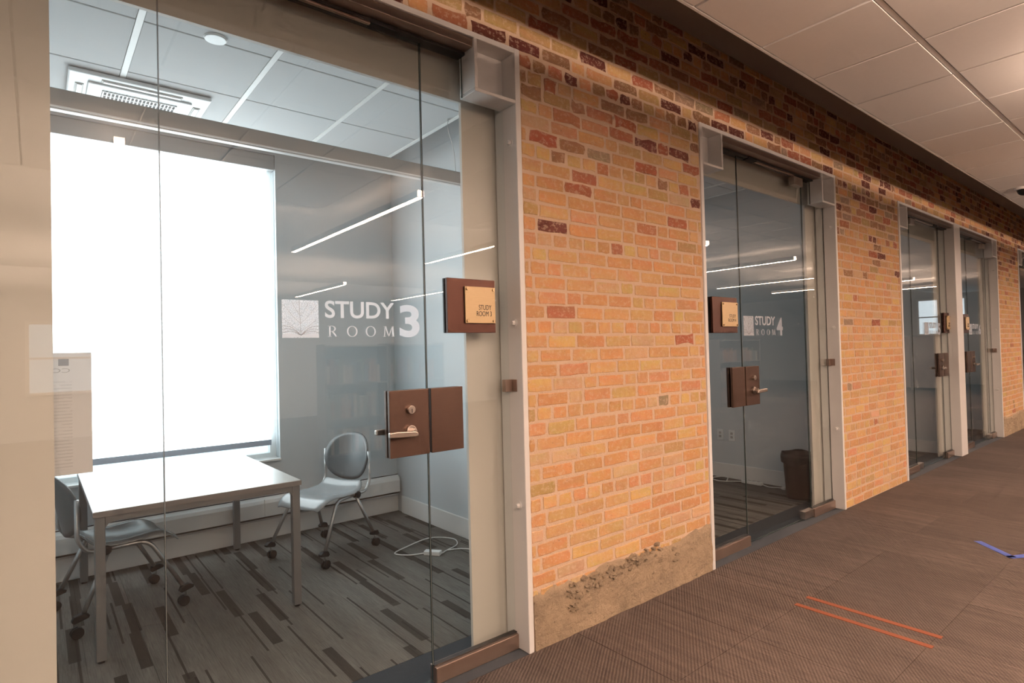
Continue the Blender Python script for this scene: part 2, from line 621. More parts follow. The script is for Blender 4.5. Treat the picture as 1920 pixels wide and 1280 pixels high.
# study room floor: dark threshold, then planks
fr_ = MB().box(-1.0, 15.6, 0.0, BACK + 0.2, -0.2, -0.012).build('floor_room', 'slate')
tag(fr_, kind='structure')
for k, (a, b) in enumerate(OPEN):
    MB().box(a, b, 0.002, 0.345, -0.012, -0.001).build('threshold', 'slate', fr_)
pl_mb = MB().box(-0.1244, 0.1244, -0.4994, 0.4994, -0.012, 0)
pl_me = None
restp = MB()
for i in range(-4, 62):
    x = 0.05 + i * 0.25
    if x > 15.4:
        continue
    yo = [0.0, 0.37, 0.71, 0.18, 0.55][i % 5]
    for j in range(-1, 4):
        y0 = 0.345 + j - yo
        y1 = y0 + 1.0
        a, b = max(y0, 0.346), min(y1, BACK)
        if b - a < 0.03:
            continue
        if x < 5.95 and pl_me is None and b - a > 0.99:
            o = pl_mb.build('carpet_plank', 'room_carpet', fr_)
            pl_me = o.data
            o.location = (x, (a + b) / 2, 0)
        elif x < 5.95 and pl_me is not None and b - a > 0.99:
            o = bpy.data.objects.new('carpet_plank', pl_me)
            COL.objects.link(o)
            o.parent = fr_
            o.location = (x, (a + b) / 2, rnd.uniform(-0.0005, 0.0005))
        elif x < 5.95:
            MB().box(x - 0.1244, x + 0.1244, a, b, -0.012, 0.0).build('carpet_plank', 'room_carpet', fr_)
        else:
            restp.box(x - 0.1244, x + 0.1244, a, b, -0.012, 0.0)
tag(restp.build('carpet_planks', 'room_carpet', fr_), kind='stuff')

# ------------------------------------------------------------------ brick wall
SOLID = [(-8.0, OPEN[0][0]), (OPEN[0][1], OPEN[1][0]), (OPEN[1][1], OPEN[2][0]), (OPEN[3][1], OPEN[4][0]), (OPEN[4][1], X_END)]
wb = MB()
for a, b in SOLID:
    wb.box(a, b, 0.004, 0.17, 0, HEAD)
wb.box(-8.0, X_END, 0.004, 0.17, HEAD, DECK)
wall = tag(wb.build('wall_brick', 'mortar'), kind='structure')

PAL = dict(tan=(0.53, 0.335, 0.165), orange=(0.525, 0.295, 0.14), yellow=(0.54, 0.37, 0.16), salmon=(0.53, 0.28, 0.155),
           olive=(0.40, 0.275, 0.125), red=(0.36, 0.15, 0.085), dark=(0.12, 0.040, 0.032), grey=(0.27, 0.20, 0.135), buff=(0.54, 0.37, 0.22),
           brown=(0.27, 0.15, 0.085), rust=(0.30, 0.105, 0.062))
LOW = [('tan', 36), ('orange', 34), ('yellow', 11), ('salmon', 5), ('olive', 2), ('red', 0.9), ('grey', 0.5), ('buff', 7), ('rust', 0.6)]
HIGH = [('tan', 13), ('orange', 13), ('yellow', 7), ('salmon', 3), ('olive', 15), ('red', 9), ('dark', 13), ('grey', 7), ('buff', 4), ('brown', 22), ('rust', 10)]  # dark bricks are real up here; their share is raised to paint in dimness


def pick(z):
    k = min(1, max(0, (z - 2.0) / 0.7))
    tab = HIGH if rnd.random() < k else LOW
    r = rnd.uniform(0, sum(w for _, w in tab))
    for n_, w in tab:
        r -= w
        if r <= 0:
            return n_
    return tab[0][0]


MORT = (0.58, 0.425, 0.31)


def brick_mb(mb, x0, x1, z0, z1, name):
    base = PAL[name]
    k = rnd.uniform(0.90, 1.08)
    base = tuple(min(0.9, c * k * rnd.uniform(0.96, 1.04)) for c in base)
    rough = 0.006 if name in ('dark', 'red', 'grey', 'rust', 'brown') and rnd.random() < 0.6 else 0.0020
    w, h = x1 - x0, z1 - z0
    # outline, 10 points, corners cut and edges worn
    c = 0.0035
    us = [(c, 0), (w * 0.34, 0), (w * 0.68, 0), (w - c, 0), (w, h * 0.5), (w - c, h), (w * 0.66, h), (w * 0.32, h), (c, h), (0, h * 0.5)]
    pts = []
    for u, v in us:
        pts.append((x0 + u + rnd.gauss(0, rough * 0.7), z0 + v + rnd.gauss(0, rough * 0.8)))
    cx, cz = (x0 + x1) / 2, (z0 + z1) / 2
    yf = rnd.uniform(0.0006, 0.0029) if name not in ('grey', 'dark') else 0.0030
    n = len(pts)
    V, C = [], []
    for (x, z) in pts:
        V.append((x, 0.007, z)); C.append((*[0.5 * a + 0.5 * b for a, b in zip(base, MORT)], 1))
    for (x, z) in pts:
        V.append((cx + (x - cx) * (1 - 0.003 / w), yf + 0.0014, cz + (z - cz) * (1 - 0.003 / h))); C.append((*[0.7 * a + 0.3 * b for a, b in zip(base, MORT)], 1))
    for (x, z) in pts:
        V.append((cx + (x - cx) * (1 - 0.010 / w), yf + rnd.uniform(-0.0007, 0.0007), cz + (z - cz) * (1 - 0.010 / h))); C.append((*[a * rnd.uniform(0.92, 1.06) for a in base], 1))
    F = []
    for i in range(n):
        j = (i + 1) % n
        F.append((i, j, j + n, i + n))
        F.append((i + n, j + n, j + 2 * n, i + 2 * n))
    F.append(tuple(range(2 * n, 3 * n)))
    mb.add(V, F)
    mb.col += C


BRICKS = []
CH = 0.0735
for k in range(0, 48):
    z0 = k * CH + 0.006
    z1 = z0 + 0.061
    spans = [(-1.2, 15.4)] if z0 > HEAD - 0.002 else ([s for s in SOLID] if z1 < HEAD + 0.004 else [])
    if not spans:
        spans = [s for s in SOLID]
        z1 = HEAD - 0.004 if z1 > HEAD and z0 < HEAD else z1
        spans = [(s[0], s[1]) for s in SOLID]
    if z1 > DECK - 0.004:
        z1 = DECK - 0.004
        if z1 - z0 < 0.02:
            continue
    for (a, b) in spans:
        a, b = max(a, -1.2), min(b, 15.4)
        if z1 < 0.275 and ((1.8 < a < 2) or (11 < a < 11.3)):
            continue
        header = (k % 6 == 3)
        x = a + 0.006 - (rnd.uniform(0, 0.18) if not header else rnd.uniform(0, 0.08))
        while x < b - 0.02:
            L = 0.098 if (header or rnd.random() < 0.16) else 0.203
            L *= rnd.uniform(0.93, 1.06)
            xa, xb = max(x, a + 0.006), min(x + L, b - 0.006)
            if xb - xa > 0.025:
                # courses of old brick wander a little
                dz = 0.005 * noise.noise(Vector((xa * 0.7, k * 0.35, 1.3))) + rnd.gauss(0, 0.0012)
                BRICKS.append((xa, xb, z0 + dz, z1 + dz + rnd.gauss(0, 0.0012)))
            x += L + rnd.uniform(0.009, 0.015)


def seen_size(bk):
    c = Vector(((bk[0] + bk[1]) / 2, 0, (bk[2] + bk[3]) / 2)) - CAM
    d = c.length
    dep = c.dot(fw)
    if dep < 0.1 or bk[1] < 1.85:
        return 0
    px, py = 960 + F_PX * c.dot(r2) / dep, 640 - F_PX * c.dot(u2) / dep
    if not (-20 < px < 1940 and -20 < py < 1300):
        return 0
    return (bk[1] - bk[0]) * (bk[3] - bk[2]) * (2.18 / d) / (d * d)


BRICKS.sort(key=seen_size, reverse=True)
far = MB()
SPECIAL = {}
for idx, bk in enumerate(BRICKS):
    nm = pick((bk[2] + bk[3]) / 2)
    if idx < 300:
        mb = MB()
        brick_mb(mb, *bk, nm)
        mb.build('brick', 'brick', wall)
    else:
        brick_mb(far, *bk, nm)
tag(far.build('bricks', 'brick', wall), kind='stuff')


# parged concrete foot of the piers, with a broken upper edge and loose rubble
def foot(x0, x1, prof):
    n = 46
    top = []
    for i in range(n + 1):
        x = x0 + (x1 - x0) * i / n
        u = i / n
        z = prof[min(int(u * (len(prof) - 1)), len(prof) - 2)]
        z2 = prof[min(int(u * (len(prof) - 1)) + 1, len(prof) - 1)]
        fr = u * (len(prof) - 1) - int(u * (len(prof) - 1))
        z = z + (z2 - z) * fr
        top.append((x, z + rnd.gauss(0, 0.006)))
    V, Fc = [], []
    rows = 9
    for i, (x, zt) in enumerate(top):
        for r in range(rows):
            z = zt * r / (rows - 1)
            dy = -0.006 + 0.009 * noise.noise(Vector((x * 5, z * 6, 3))) + 0.006 * noise.noise(Vector((x * 18, z * 18, 8)))
            if r == rows - 1:
                dy = min(dy + 0.006, 0.004)
            V.append((x, dy, z))
        V.append((x, 0.006, zt))
        V.append((x, 0.006, 0))
    m = rows + 2
    for i in range(len(top) - 1):
        for r in range(rows):
            Fc.append((i * m + r, (i + 1) * m + r, (i + 1) * m + r + 1, i * m + r + 1))
    MBx = MB()
    MBx.add(V, Fc)
    return MBx.build('concrete_foot', 'concrete', wall, smooth=True, label='patched grey tan concrete along the foot of the bricks')


foot(1.868, 3.408, [0.265, 0.275, 0.262, 0.30, 0.285, 0.27, 0.262, 0.27, 0.30, 0.31])
foot(11.165, 12.525, [0.30, 0.27, 0.28, 0.31, 0.29])


def stone(x, z, r, mb):
    ns = 7
    pts = [(x + r * rnd.uniform(0.7, 1.3) * 1.5 * math.cos(2 * math.pi * k / ns), z + r * rnd.uniform(0.6, 1.1) * math.sin(2 * math.pi * k / ns)) for k in range(ns)]
    V = [(px, 0.004, pz) for px, pz in pts] + [(x + (px - x) * 0.75, -0.010 - rnd.uniform(0, 0.012), z + (pz - z) * 0.7) for px, pz in pts]
    F_ = [(k, (k + 1) % ns, (k + 1) % ns + ns, k + ns) for k in range(ns)] + [tuple(range(ns, 2 * ns))]
    mb.add(V, F_)


for (x, z, r) in [(2.12, 0.225, 0.018), (2.16, 0.185, 0.016), (2.13, 0.155, 0.017), (2.22, 0.262, 0.017), (2.30, 0.258, 0.021), (2.37, 0.238, 0.017), (2.42, 0.265, 0.022), (2.47, 0.215, 0.019), (2.55, 0.252, 0.02), (2.62, 0.275, 0.022), (2.66, 0.232, 0.018), (2.70, 0.262, 0.02), (2.99, 0.24, 0.015), (3.02, 0.20, 0.016), (3.00, 0.165, 0.013), (2.25, 0.215, 0.015)]:
    mb = MB()
    stone(x, z, r, mb)
    mb.build('rubble_stone', 'rubble', wall)
rs = random.Random(21)
for k in range(46):
    x = rs.uniform(2.16, 2.86)
    u = (x - 2.16) / 0.70
    z = 0.215 + 0.055 * u + rs.gauss(0, 0.020) - (0.03 if 0.25 < u < 0.55 and rs.random() < 0.4 else 0)
    mb = MB()
    stone(x, z, rs.uniform(0.006, 0.016), mb)
    mb.build('rubble_stone', 'rubble', wall)
for k in range(12):
    mb = MB()
    stone(rs.uniform(2.09, 2.17), rs.uniform(0.12, 0.27), rs.uniform(0.006, 0.013), mb)
    mb.build('rubble_stone', 'rubble', wall)

# ------------------------------------------------------------------ inner gypsum front wall and the other room walls
INN = [(a + 0.28 if i == 0 else a + 0.25, b - 0.225) for i, (a, b) in enumerate(OPEN)]
INN[0] = (0.042, 1.632)
INN[1] = (3.66, 5.31)
BULK = 2.69
wi = MB()
xs = [-1.0] + [q for ab in INN for q in ab] + [15.6]
for i in range(0, len(xs), 2):
    wi.box(xs[i], xs[i + 1], 0.18, 0.198, 0, BULK)
wi.box(-1.0, 15.6, 0.18, 0.198, BULK, DECK)
tag(wi.build('wall_inner', 'inner_wall'), kind='structure')

WIN = [(-0.02, 1.556, 0.615, 3.14), (3.6, 5.1, 0.615, 3.14), (6.9, 8.4, 0.615, 3.14), (9.8, 11.3, 0.615, 3.14)]
bw = MB()
xs = [-1.0] + [q for w in WIN for q in w[:2]] + [15.6]
for i in range(0, len(xs), 2):
    bw.box(xs[i], xs[i + 1], BACK, BACK + 0.28, 0, DECK)
for a, b, z0, z1 in WIN:
    bw.box(a, b, BACK, BACK + 0.28, 0, z0)
    bw.box(a, b, BACK, BACK + 0.28, z1, DECK)
tag(bw.build('wall_back', 'room_wall'), kind='structure')
for i, x in enumerate(PART):
    tag(MB().box(x - 0.07, x + 0.07, 0.198, BACK, 0, DECK).build('wall_partition', 'room_wall'), kind='structure')
for i in range(4):
    tag(MB().box(PART[i + 1] - 0.085, PART[i + 1] - 0.07, 0.20, BACK - 0.1, 0.0, 0.155).build('baseboard_right', 'white_paint', bevel=0.004), kind='structure')
    tag(MB().box(PART[i] + 0.07, PART[i + 1] - 0.07, BACK - 0.016, BACK, 0.0, 0.165).build('baseboard_back', 'white_paint', bevel=0.004), kind='structure')

# structural deck over everything, hall shell
dk = MB().box(-8, X_END, Y_FAR, BACK + 0.3, DECK, DECK + 0.15).build('ceiling_deck', 'deck')
tag(dk, kind='structure')
tag(MB().box(-8.2, -8, Y_FAR, BACK + 0.3, -0.2, DECK + 0.15).build('wall_left', 'hall_wall'), kind='structure')
tag(MB().box(X_END, X_END + 0.2, Y_FAR, BACK + 0.3, -0.2, DECK + 0.15).build('wall_right', 'hall_wall'), kind='structure')
tag(MB().box(-8, X_END, Y_FAR - 0.2, Y_FAR, -0.2, DECK + 0.15).build('wall_far', 'hall_wall'), kind='structure')
tag(MB().box(-8, X_END, -3.72, -3.66, CEIL, DECK).build('trim_1', 'white_paint'), kind='structure')
HC2 = 3.30
tag(MB().box(-8, X_END, Y_FAR, -3.72, HC2, HC2 + 0.03).build('ceiling_library', 'white_paint'), kind='structure')

# ------------------------------------------------------------------ hall ceiling: tiles in a grid that stops short of the bricks
ce = MB().box(-8, X_END, -3.66, -0.655, CEIL + 0.012, CEIL + 0.02).build('ceiling', 'tile_back')
tag(ce, kind='structure')
MB().box(-8, X_END, -0.655, -0.64, CEIL - 0.001, CEIL + 0.05).build('edge_trim', 'grid_white', ce)
ROWS = [-0.657, -1.20, -1.81, -2.42, -3.03, -3.66]
tiles = {}
resth = MB()
for r in range(5):
    ya, yb = ROWS[r + 1] + 0.013, ROWS[r] - 0.013 if r else ROWS[0]
    for i in range(-18, 35):
        xa = 2.989 + i * 0.613
        xb = xa + 0.613
        if xb > X_END:
            continue
        if -1.0 < xa < 12.6 and r < 5:
            key = (round(yb - ya, 4),)
            if key not in tiles:
                w, d = 0.613 - 0.010, yb - ya
                mb = MB()
                mb.add([(-w / 2, -d / 2, 0.012), (w / 2, -d / 2, 0.012), (w / 2, d / 2, 0.012), (-w / 2, d / 2, 0.012),
                        (-w / 2 + 0.004, -d / 2 + 0.004, 0), (w / 2 - 0.004, -d / 2 + 0.004, 0), (w / 2 - 0.004, d / 2 - 0.004, 0), (-w / 2 + 0.004, d / 2 - 0.004, 0)],
                       [(0, 1, 5, 4), (1, 2, 6, 5), (2, 3, 7, 6), (3, 0, 4, 7), (4, 5, 6, 7)])
                o = mb.build('ceiling_tile', 'tile_white', ce)
                tiles[key] = o.data
            else:
                o = bpy.data.objects.new('ceiling_tile', tiles[key])
                COL.objects.link(o)
                o.parent = ce
            o.location = ((xa + xb) / 2, (ya + yb) / 2, CEIL - rnd.uniform(0, 0.0015))
        else:
            resth.box(xa + 0.005, xb - 0.005, ya, yb, CEIL, CEIL + 0.012)
tag(resth.build('ceiling_tiles', 'tile_white', ce), kind='stuff')
for y in ROWS[1:-1]:
    MB().box(-8, X_END, y - 0.011, y + 0.011, CEIL + 0.002, CEIL + 0.012).build('grid_runner', 'grid_white', ce)
for i in range(-6, 17):
    x = 2.989 + i * 0.613
    MB().box(x - 0.006, x + 0.006, -3.66, -0.657, CEIL + 0.009, CEIL + 0.0125).build('grid_cross_bar', 'groove_shade', ce)

# ------------------------------------------------------------------ ceiling clouds of the study rooms
RC = 3.05


def room_ceiling(x0, x1, first_x):
    c = MB().box(x0, x1, 0.20, 2.45, RC + 0.012, RC + 0.02).build('ceiling_room', 'tile_back')
    tag(c, kind='structure')
    ys = [0.202, 0.385, 0.995, 1.605, 2.215, 2.45]
    xs = [x0]
    x = first_x
    while x < x1 - 0.05:
        if x > x0 + 0.05:
            xs.append(x)
        x += 0.61
    xs.append(x1)
    cache = {}
    for i in range(len(xs) - 1):
        for j in range(len(ys) - 1):
            w, d = xs[i + 1] - xs[i] - 0.030, ys[j + 1] - ys[j] - 0.008
            key = (round(w, 3), round(d, 3))
            if key not in cache:
                o = MB().box(-w / 2, w / 2, -d / 2, d / 2, 0, 0.012).build('ceiling_tile', 'room_tile', c, bevel=0.003, seg=1)
                cache[key] = o
            else:
                o = cache[key].copy()
                COL.objects.link(o)
                o.parent = c
            o.location = ((xs[i] + xs[i + 1]) / 2, (ys[j] + ys[j + 1]) / 2, RC)
    for x in xs:
        MB().box(x - 0.014, x + 0.014, 0.202, 2.45, RC - 0.003, RC + 0.012).build('grid_runner', 'grid_white', c)
    for y in ys[1:]:
        MB().box(x0, x1, y - 0.003, y + 0.003, RC + 0.006, RC + 0.0125).build('grid_cross_bar', 'grid_white', c)
    return c


room_ceiling(-0.83, 2.22, -0.22)
room_ceiling(2.95, 5.60, 3.4)
room_ceiling(6.3, 8.9, 6.9)
room_ceiling(9.3, 11.8, 9.9)

# ------------------------------------------------------------------ glazed fronts: steel trim, sidelights, doors
NUM = ['3', '4', '5', '6', '7']
DOORS = [dict(l=0.333, r=1.353, lock='r', sign=(1.462, 1.737), let=(0.726, 1.323)),
         dict(l=4.037, r=5.062, lock='l', sign=(3.632, 3.950), let=(4.062, 4.66)),
         dict(l=7.70, r=8.735, lock='r', sign=(8.80, 9.02), let=(8.11, 8.70)),
         dict(l=9.93, r=10.90, lock='l', sign=(9.62, 9.88), let=(9.96, 10.55)),
         dict(l=13.2, r=14.2, lock='r', sign=None, let=None)]
BOX_SIDES = ['lr', 'lr', 'l', 'r', 'l']
BW, BH = 0.275, 0.268


def pane(name, x0, x1, z0, z1, parent, notch=None):
    """12 mm glass slab; notch = (side, w, h) cuts an upper corner for the steel box"""
    y0, y1 = GL - 0.0042, GL + 0.0042
    if notch:
        s, w, h = notch
        if s == 'l':
            poly = [(x0, z0), (x1, z0), (x1, z1), (x0 + w, z1), (x0 + w, z1 - h), (x0, z1 - h)]
        else:
            poly = [(x0, z0), (x1, z0), (x1, z1 - h), (x1 - w, z1 - h), (x1 - w, z1), (x0, z1)]
    else:
        poly = [(x0, z0), (x1, z0), (x1, z1), (x0, z1)]
    n = len(poly)
    mb = MB()
    mb.add([(u, y0, w) for u, w in poly] + [(u, y1, w) for u, w in poly], [tuple(range(n)), tuple(range(2 * n - 1, n - 1, -1))], 0)
    mb2 = [(i, i + n, (i + 1) % n + n, (i + 1) % n) for i in range(n)]
    mb.f += mb2
    mb.mi += [1] * n
    return mb.build(name, ['glass', 'glass_edge'], parent)


def lever(door, x, z, d, side):
    """lever handle; side -1 = hall side, +1 = room side; d = direction the lever points"""
    y = GL + side * 0.024
    lv = MB()
    lv.cyl((x, y, z), (0, side, 0), 0.024, 0.016, 24)
    lv.cyl((x, y + side * 0.016, z), (0, side, 0), 0.012, 0.026, 16)
    o = lv.build('lever', 'nickel', door, smooth=False, bevel=0.0015)
    y1 = y + side * 0.040
    poly = [(-0.016, -0.014), (0.0, -0.018), (0.085, -0.014), (0.122, -0.012), (0.122, 0.010), (0.085, 0.012), (0.0, 0.006), (-0.012, 0.0)]
    m = MB()
    m.prism([(x + d * u, z - 0.004 + w) for u, w in poly], 'xz', y1 - 0.010, y1 + 0.008)
    m.build('grip', 'nickel', o, bevel=0.004, seg=3, label='brushed nickel lever grip')


def serif_letter(ch, x0, w, z0, h):
    """flat serif capitals R, O and M as polygons in (x, z)"""
    P_ = []
    if ch == 'O':
        n = 28
        ring = []
        for k in range(n):
            a0, a1 = 2 * math.pi * k / n, 2 * math.pi * (k + 1) / n
            def pt(a, s):
                rx, rz = (0.5, 0.5) if s else (0.36, 0.45)
                return (x0 + w * (0.5 + rx * math.cos(a)), z0 + h * (0.5 + rz * math.sin(a)))
            P_.append([pt(a0, 1), pt(a1, 1), pt(a1, 0), pt(a0, 0)])
        return P_
    X = lambda u: x0 + w * u
    Z = lambda v: z0 + h * v

    def quad(a, b, t0, t1=None):
        t1 = t0 if t1 is None else t1
        (ax, az), (bx, bz) = a, b
        return [(X(ax - t0 / 2), Z(az)), (X(ax + t0 / 2), Z(az)), (X(bx + t1 / 2), Z(bz)), (X(bx - t1 / 2), Z(bz))]
    if ch == 'R':
        P_.append(quad((0.24, 0), (0.24, 1), 0.14))
        P_.append([(X(0.06), Z(0)), (X(0.42), Z(0)), (X(0.42), Z(0.05)), (X(0.06), Z(0.05))])
        P_.append([(X(0.06), Z(0.95)), (X(0.3), Z(0.95)), (X(0.3), Z(1)), (X(0.06), Z(1))])
        n = 10
        for k in range(n):
            a0, a1 = math.pi / 2 - math.pi * k / n, math.pi / 2 - math.pi * (k + 1) / n
            o_ = lambda a: (X(0.45 + 0.36 * math.cos(a)), Z(0.74 + 0.26 * math.sin(a)))
            i_ = lambda a: (X(0.45 + 0.21 * math.cos(a)), Z(0.74 + 0.21 * math.sin(a)))
            P_.append([o_(a0), o_(a1), i_(a1), i_(a0)])
        P_.append([(X(0.3), Z(0.95)), (X(0.46), Z(0.95)), (X(0.46), Z(1)), (X(0.3), Z(1))])
        P_.append([(X(0.3), Z(0.48)), (X(0.46), Z(0.48)), (X(0.46), Z(0.53)), (X(0.3), Z(0.53))])
        P_.append(quad((0.88, 0), (0.48, 0.5), 0.17, 0.15))
        P_.append([(X(0.76), Z(0)), (X(1.0), Z(0)), (X(1.0), Z(0.045)), (X(0.8), Z(0.045))])
    if ch == 'M':
        P_.append(quad((0.13, 0), (0.19, 1), 0.055))
        P_.append(quad((0.5, 0.02), (0.22, 1), 0.06, 0.15))
        P_.append(quad((0.5, 0.02), (0.79, 1), 0.06))
        P_.append(quad((0.88, 0), (0.81, 1), 0.14))
        for u in (0.02, 0.75):
            P_.append([(X(u), Z(0)), (X(u + 0.24), Z(0)), (X(u + 0.24), Z(0.045)), (X(u), Z(0.045))])
        P_.append([(X(0.06), Z(0.955)), (X(0.24), Z(0.955)), (X(0.24), Z(1)), (X(0.06), Z(1))])
        P_.append([(X(0.76), Z(0.955)), (X(0.94), Z(0.955)), (X(0.94), Z(1)), (X(0.76), Z(1))])
    return P_


def lettering(door, x0, x1, num):
    """frosted vinyl on the hall face of the door glass: emblem, STUDY / ROOM, number"""
    s = (x1 - x0) / 0.597
    y = GL - 0.0056
    za, zb = 1.533, 1.680
    X = lambda u: x0 + u * s
    lg = MB().box(X(0), X(0.142), y - 0.0006, y, za, zb).build('emblem', 'vinyl_logo', door, label='frosted square emblem of leaf veins over an open book')
    # leaf veins: midrib and side veins rising from the gutter of the book
    def strip(pts, w, nm, mat, yy=0.0010):
        m = MB()
        for (a, b) in zip(pts[:-1], pts[1:]):
            d = Vector((b[0] - a[0], b[1] - a[1]))
            nrm = Vector((-d.y, d.x)).normalized() * w / 2
            m.add([(X(a[0] + nrm.x), y - yy, za + a[1] + nrm.y), (X(b[0] + nrm.x), y - yy, za + b[1] + nrm.y),
                   (X(b[0] - nrm.x), y - yy, za + b[1] - nrm.y), (X(a[0] - nrm.x), y - yy, za + a[1] - nrm.y)], [(0, 1, 2, 3)])
        return m.build(nm, mat, lg)
    strip([(0.071, 0.012), (0.069, 0.06), (0.067, 0.10), (0.066, 0.146)], 0.0016, 'midrib', 'vinyl_line')
    for sx in (-1, 1):
        for (b0, ex, ez) in [(0.025, 0.066, 0.075), (0.055, 0.064, 0.128), (0.085, 0.034, 0.142)]:
            strip([(0.070, b0), (0.070 + sx * ex * 0.5, b0 + (ez - b0) * 0.42), (0.070 + sx * ex, ez)], 0.0011, 'side_vein', 'vinyl_line')
    # open book pages along the foot
    m = MB()
    def page(z_in, z_out, bulge, side):
        pts = []
        for k in range(9):
            u = k / 8
            pts.append((0.071 + side * 0.071 * u, z_in + (z_out - z_in) * u + bulge * math.sin(math.pi * u)))
        return pts
    for side in (-1, 1):
        lo = [(p_[0], max(0.0, p_[1])) for p_ in page(0.004, 0.0, 0.0, side)]
        hi = page(0.008, 0.013, 0.006, side)
        m.add([(X(a[0]), y - 0.0012, za + a[1]) for a in lo] + [(X(a[0]), y - 0.0012, za + a[1]) for a in hi], [(k, k + 1, 9 + k + 1, 9 + k) for k in range(8)])
    m.build('book_page', 'vinyl_page', lg)
    for side in (-1, 1):
        for q, (zo, bl) in enumerate([(0.020, 0.010), (0.032, 0.012), (0.046, 0.012)]):
            strip(page(0.010, zo, bl, side), 0.0018, 'page_line', 'vinyl_line', 0.0014)
    text_obj('lettering', 'STUDY', X(0.168), X(0.474), 1.612, 1.682, y, 'vinyl', door, offset=0.018)['label'] = 'frosted capital letters reading STUDY'
    for q, (ch, u0, w) in enumerate([('R', 0.176, 0.044), ('O', 0.258, 0.046), ('O', 0.340, 0.046), ('M', 0.418, 0.056)]):
        m = MB()
        for poly in serif_letter(ch, X(u0), w * s, 1.536, 0.045):
            m.prism(poly, 'xz', y - 0.0006, y)
        m.build('serif_letter', 'vinyl', door)
    text_obj('number', num, X(0.498), X(0.597), 1.533, 1.675, y, 'vinyl_number', door, offset=0.03)['label'] = 'large frosted numeral ' + num


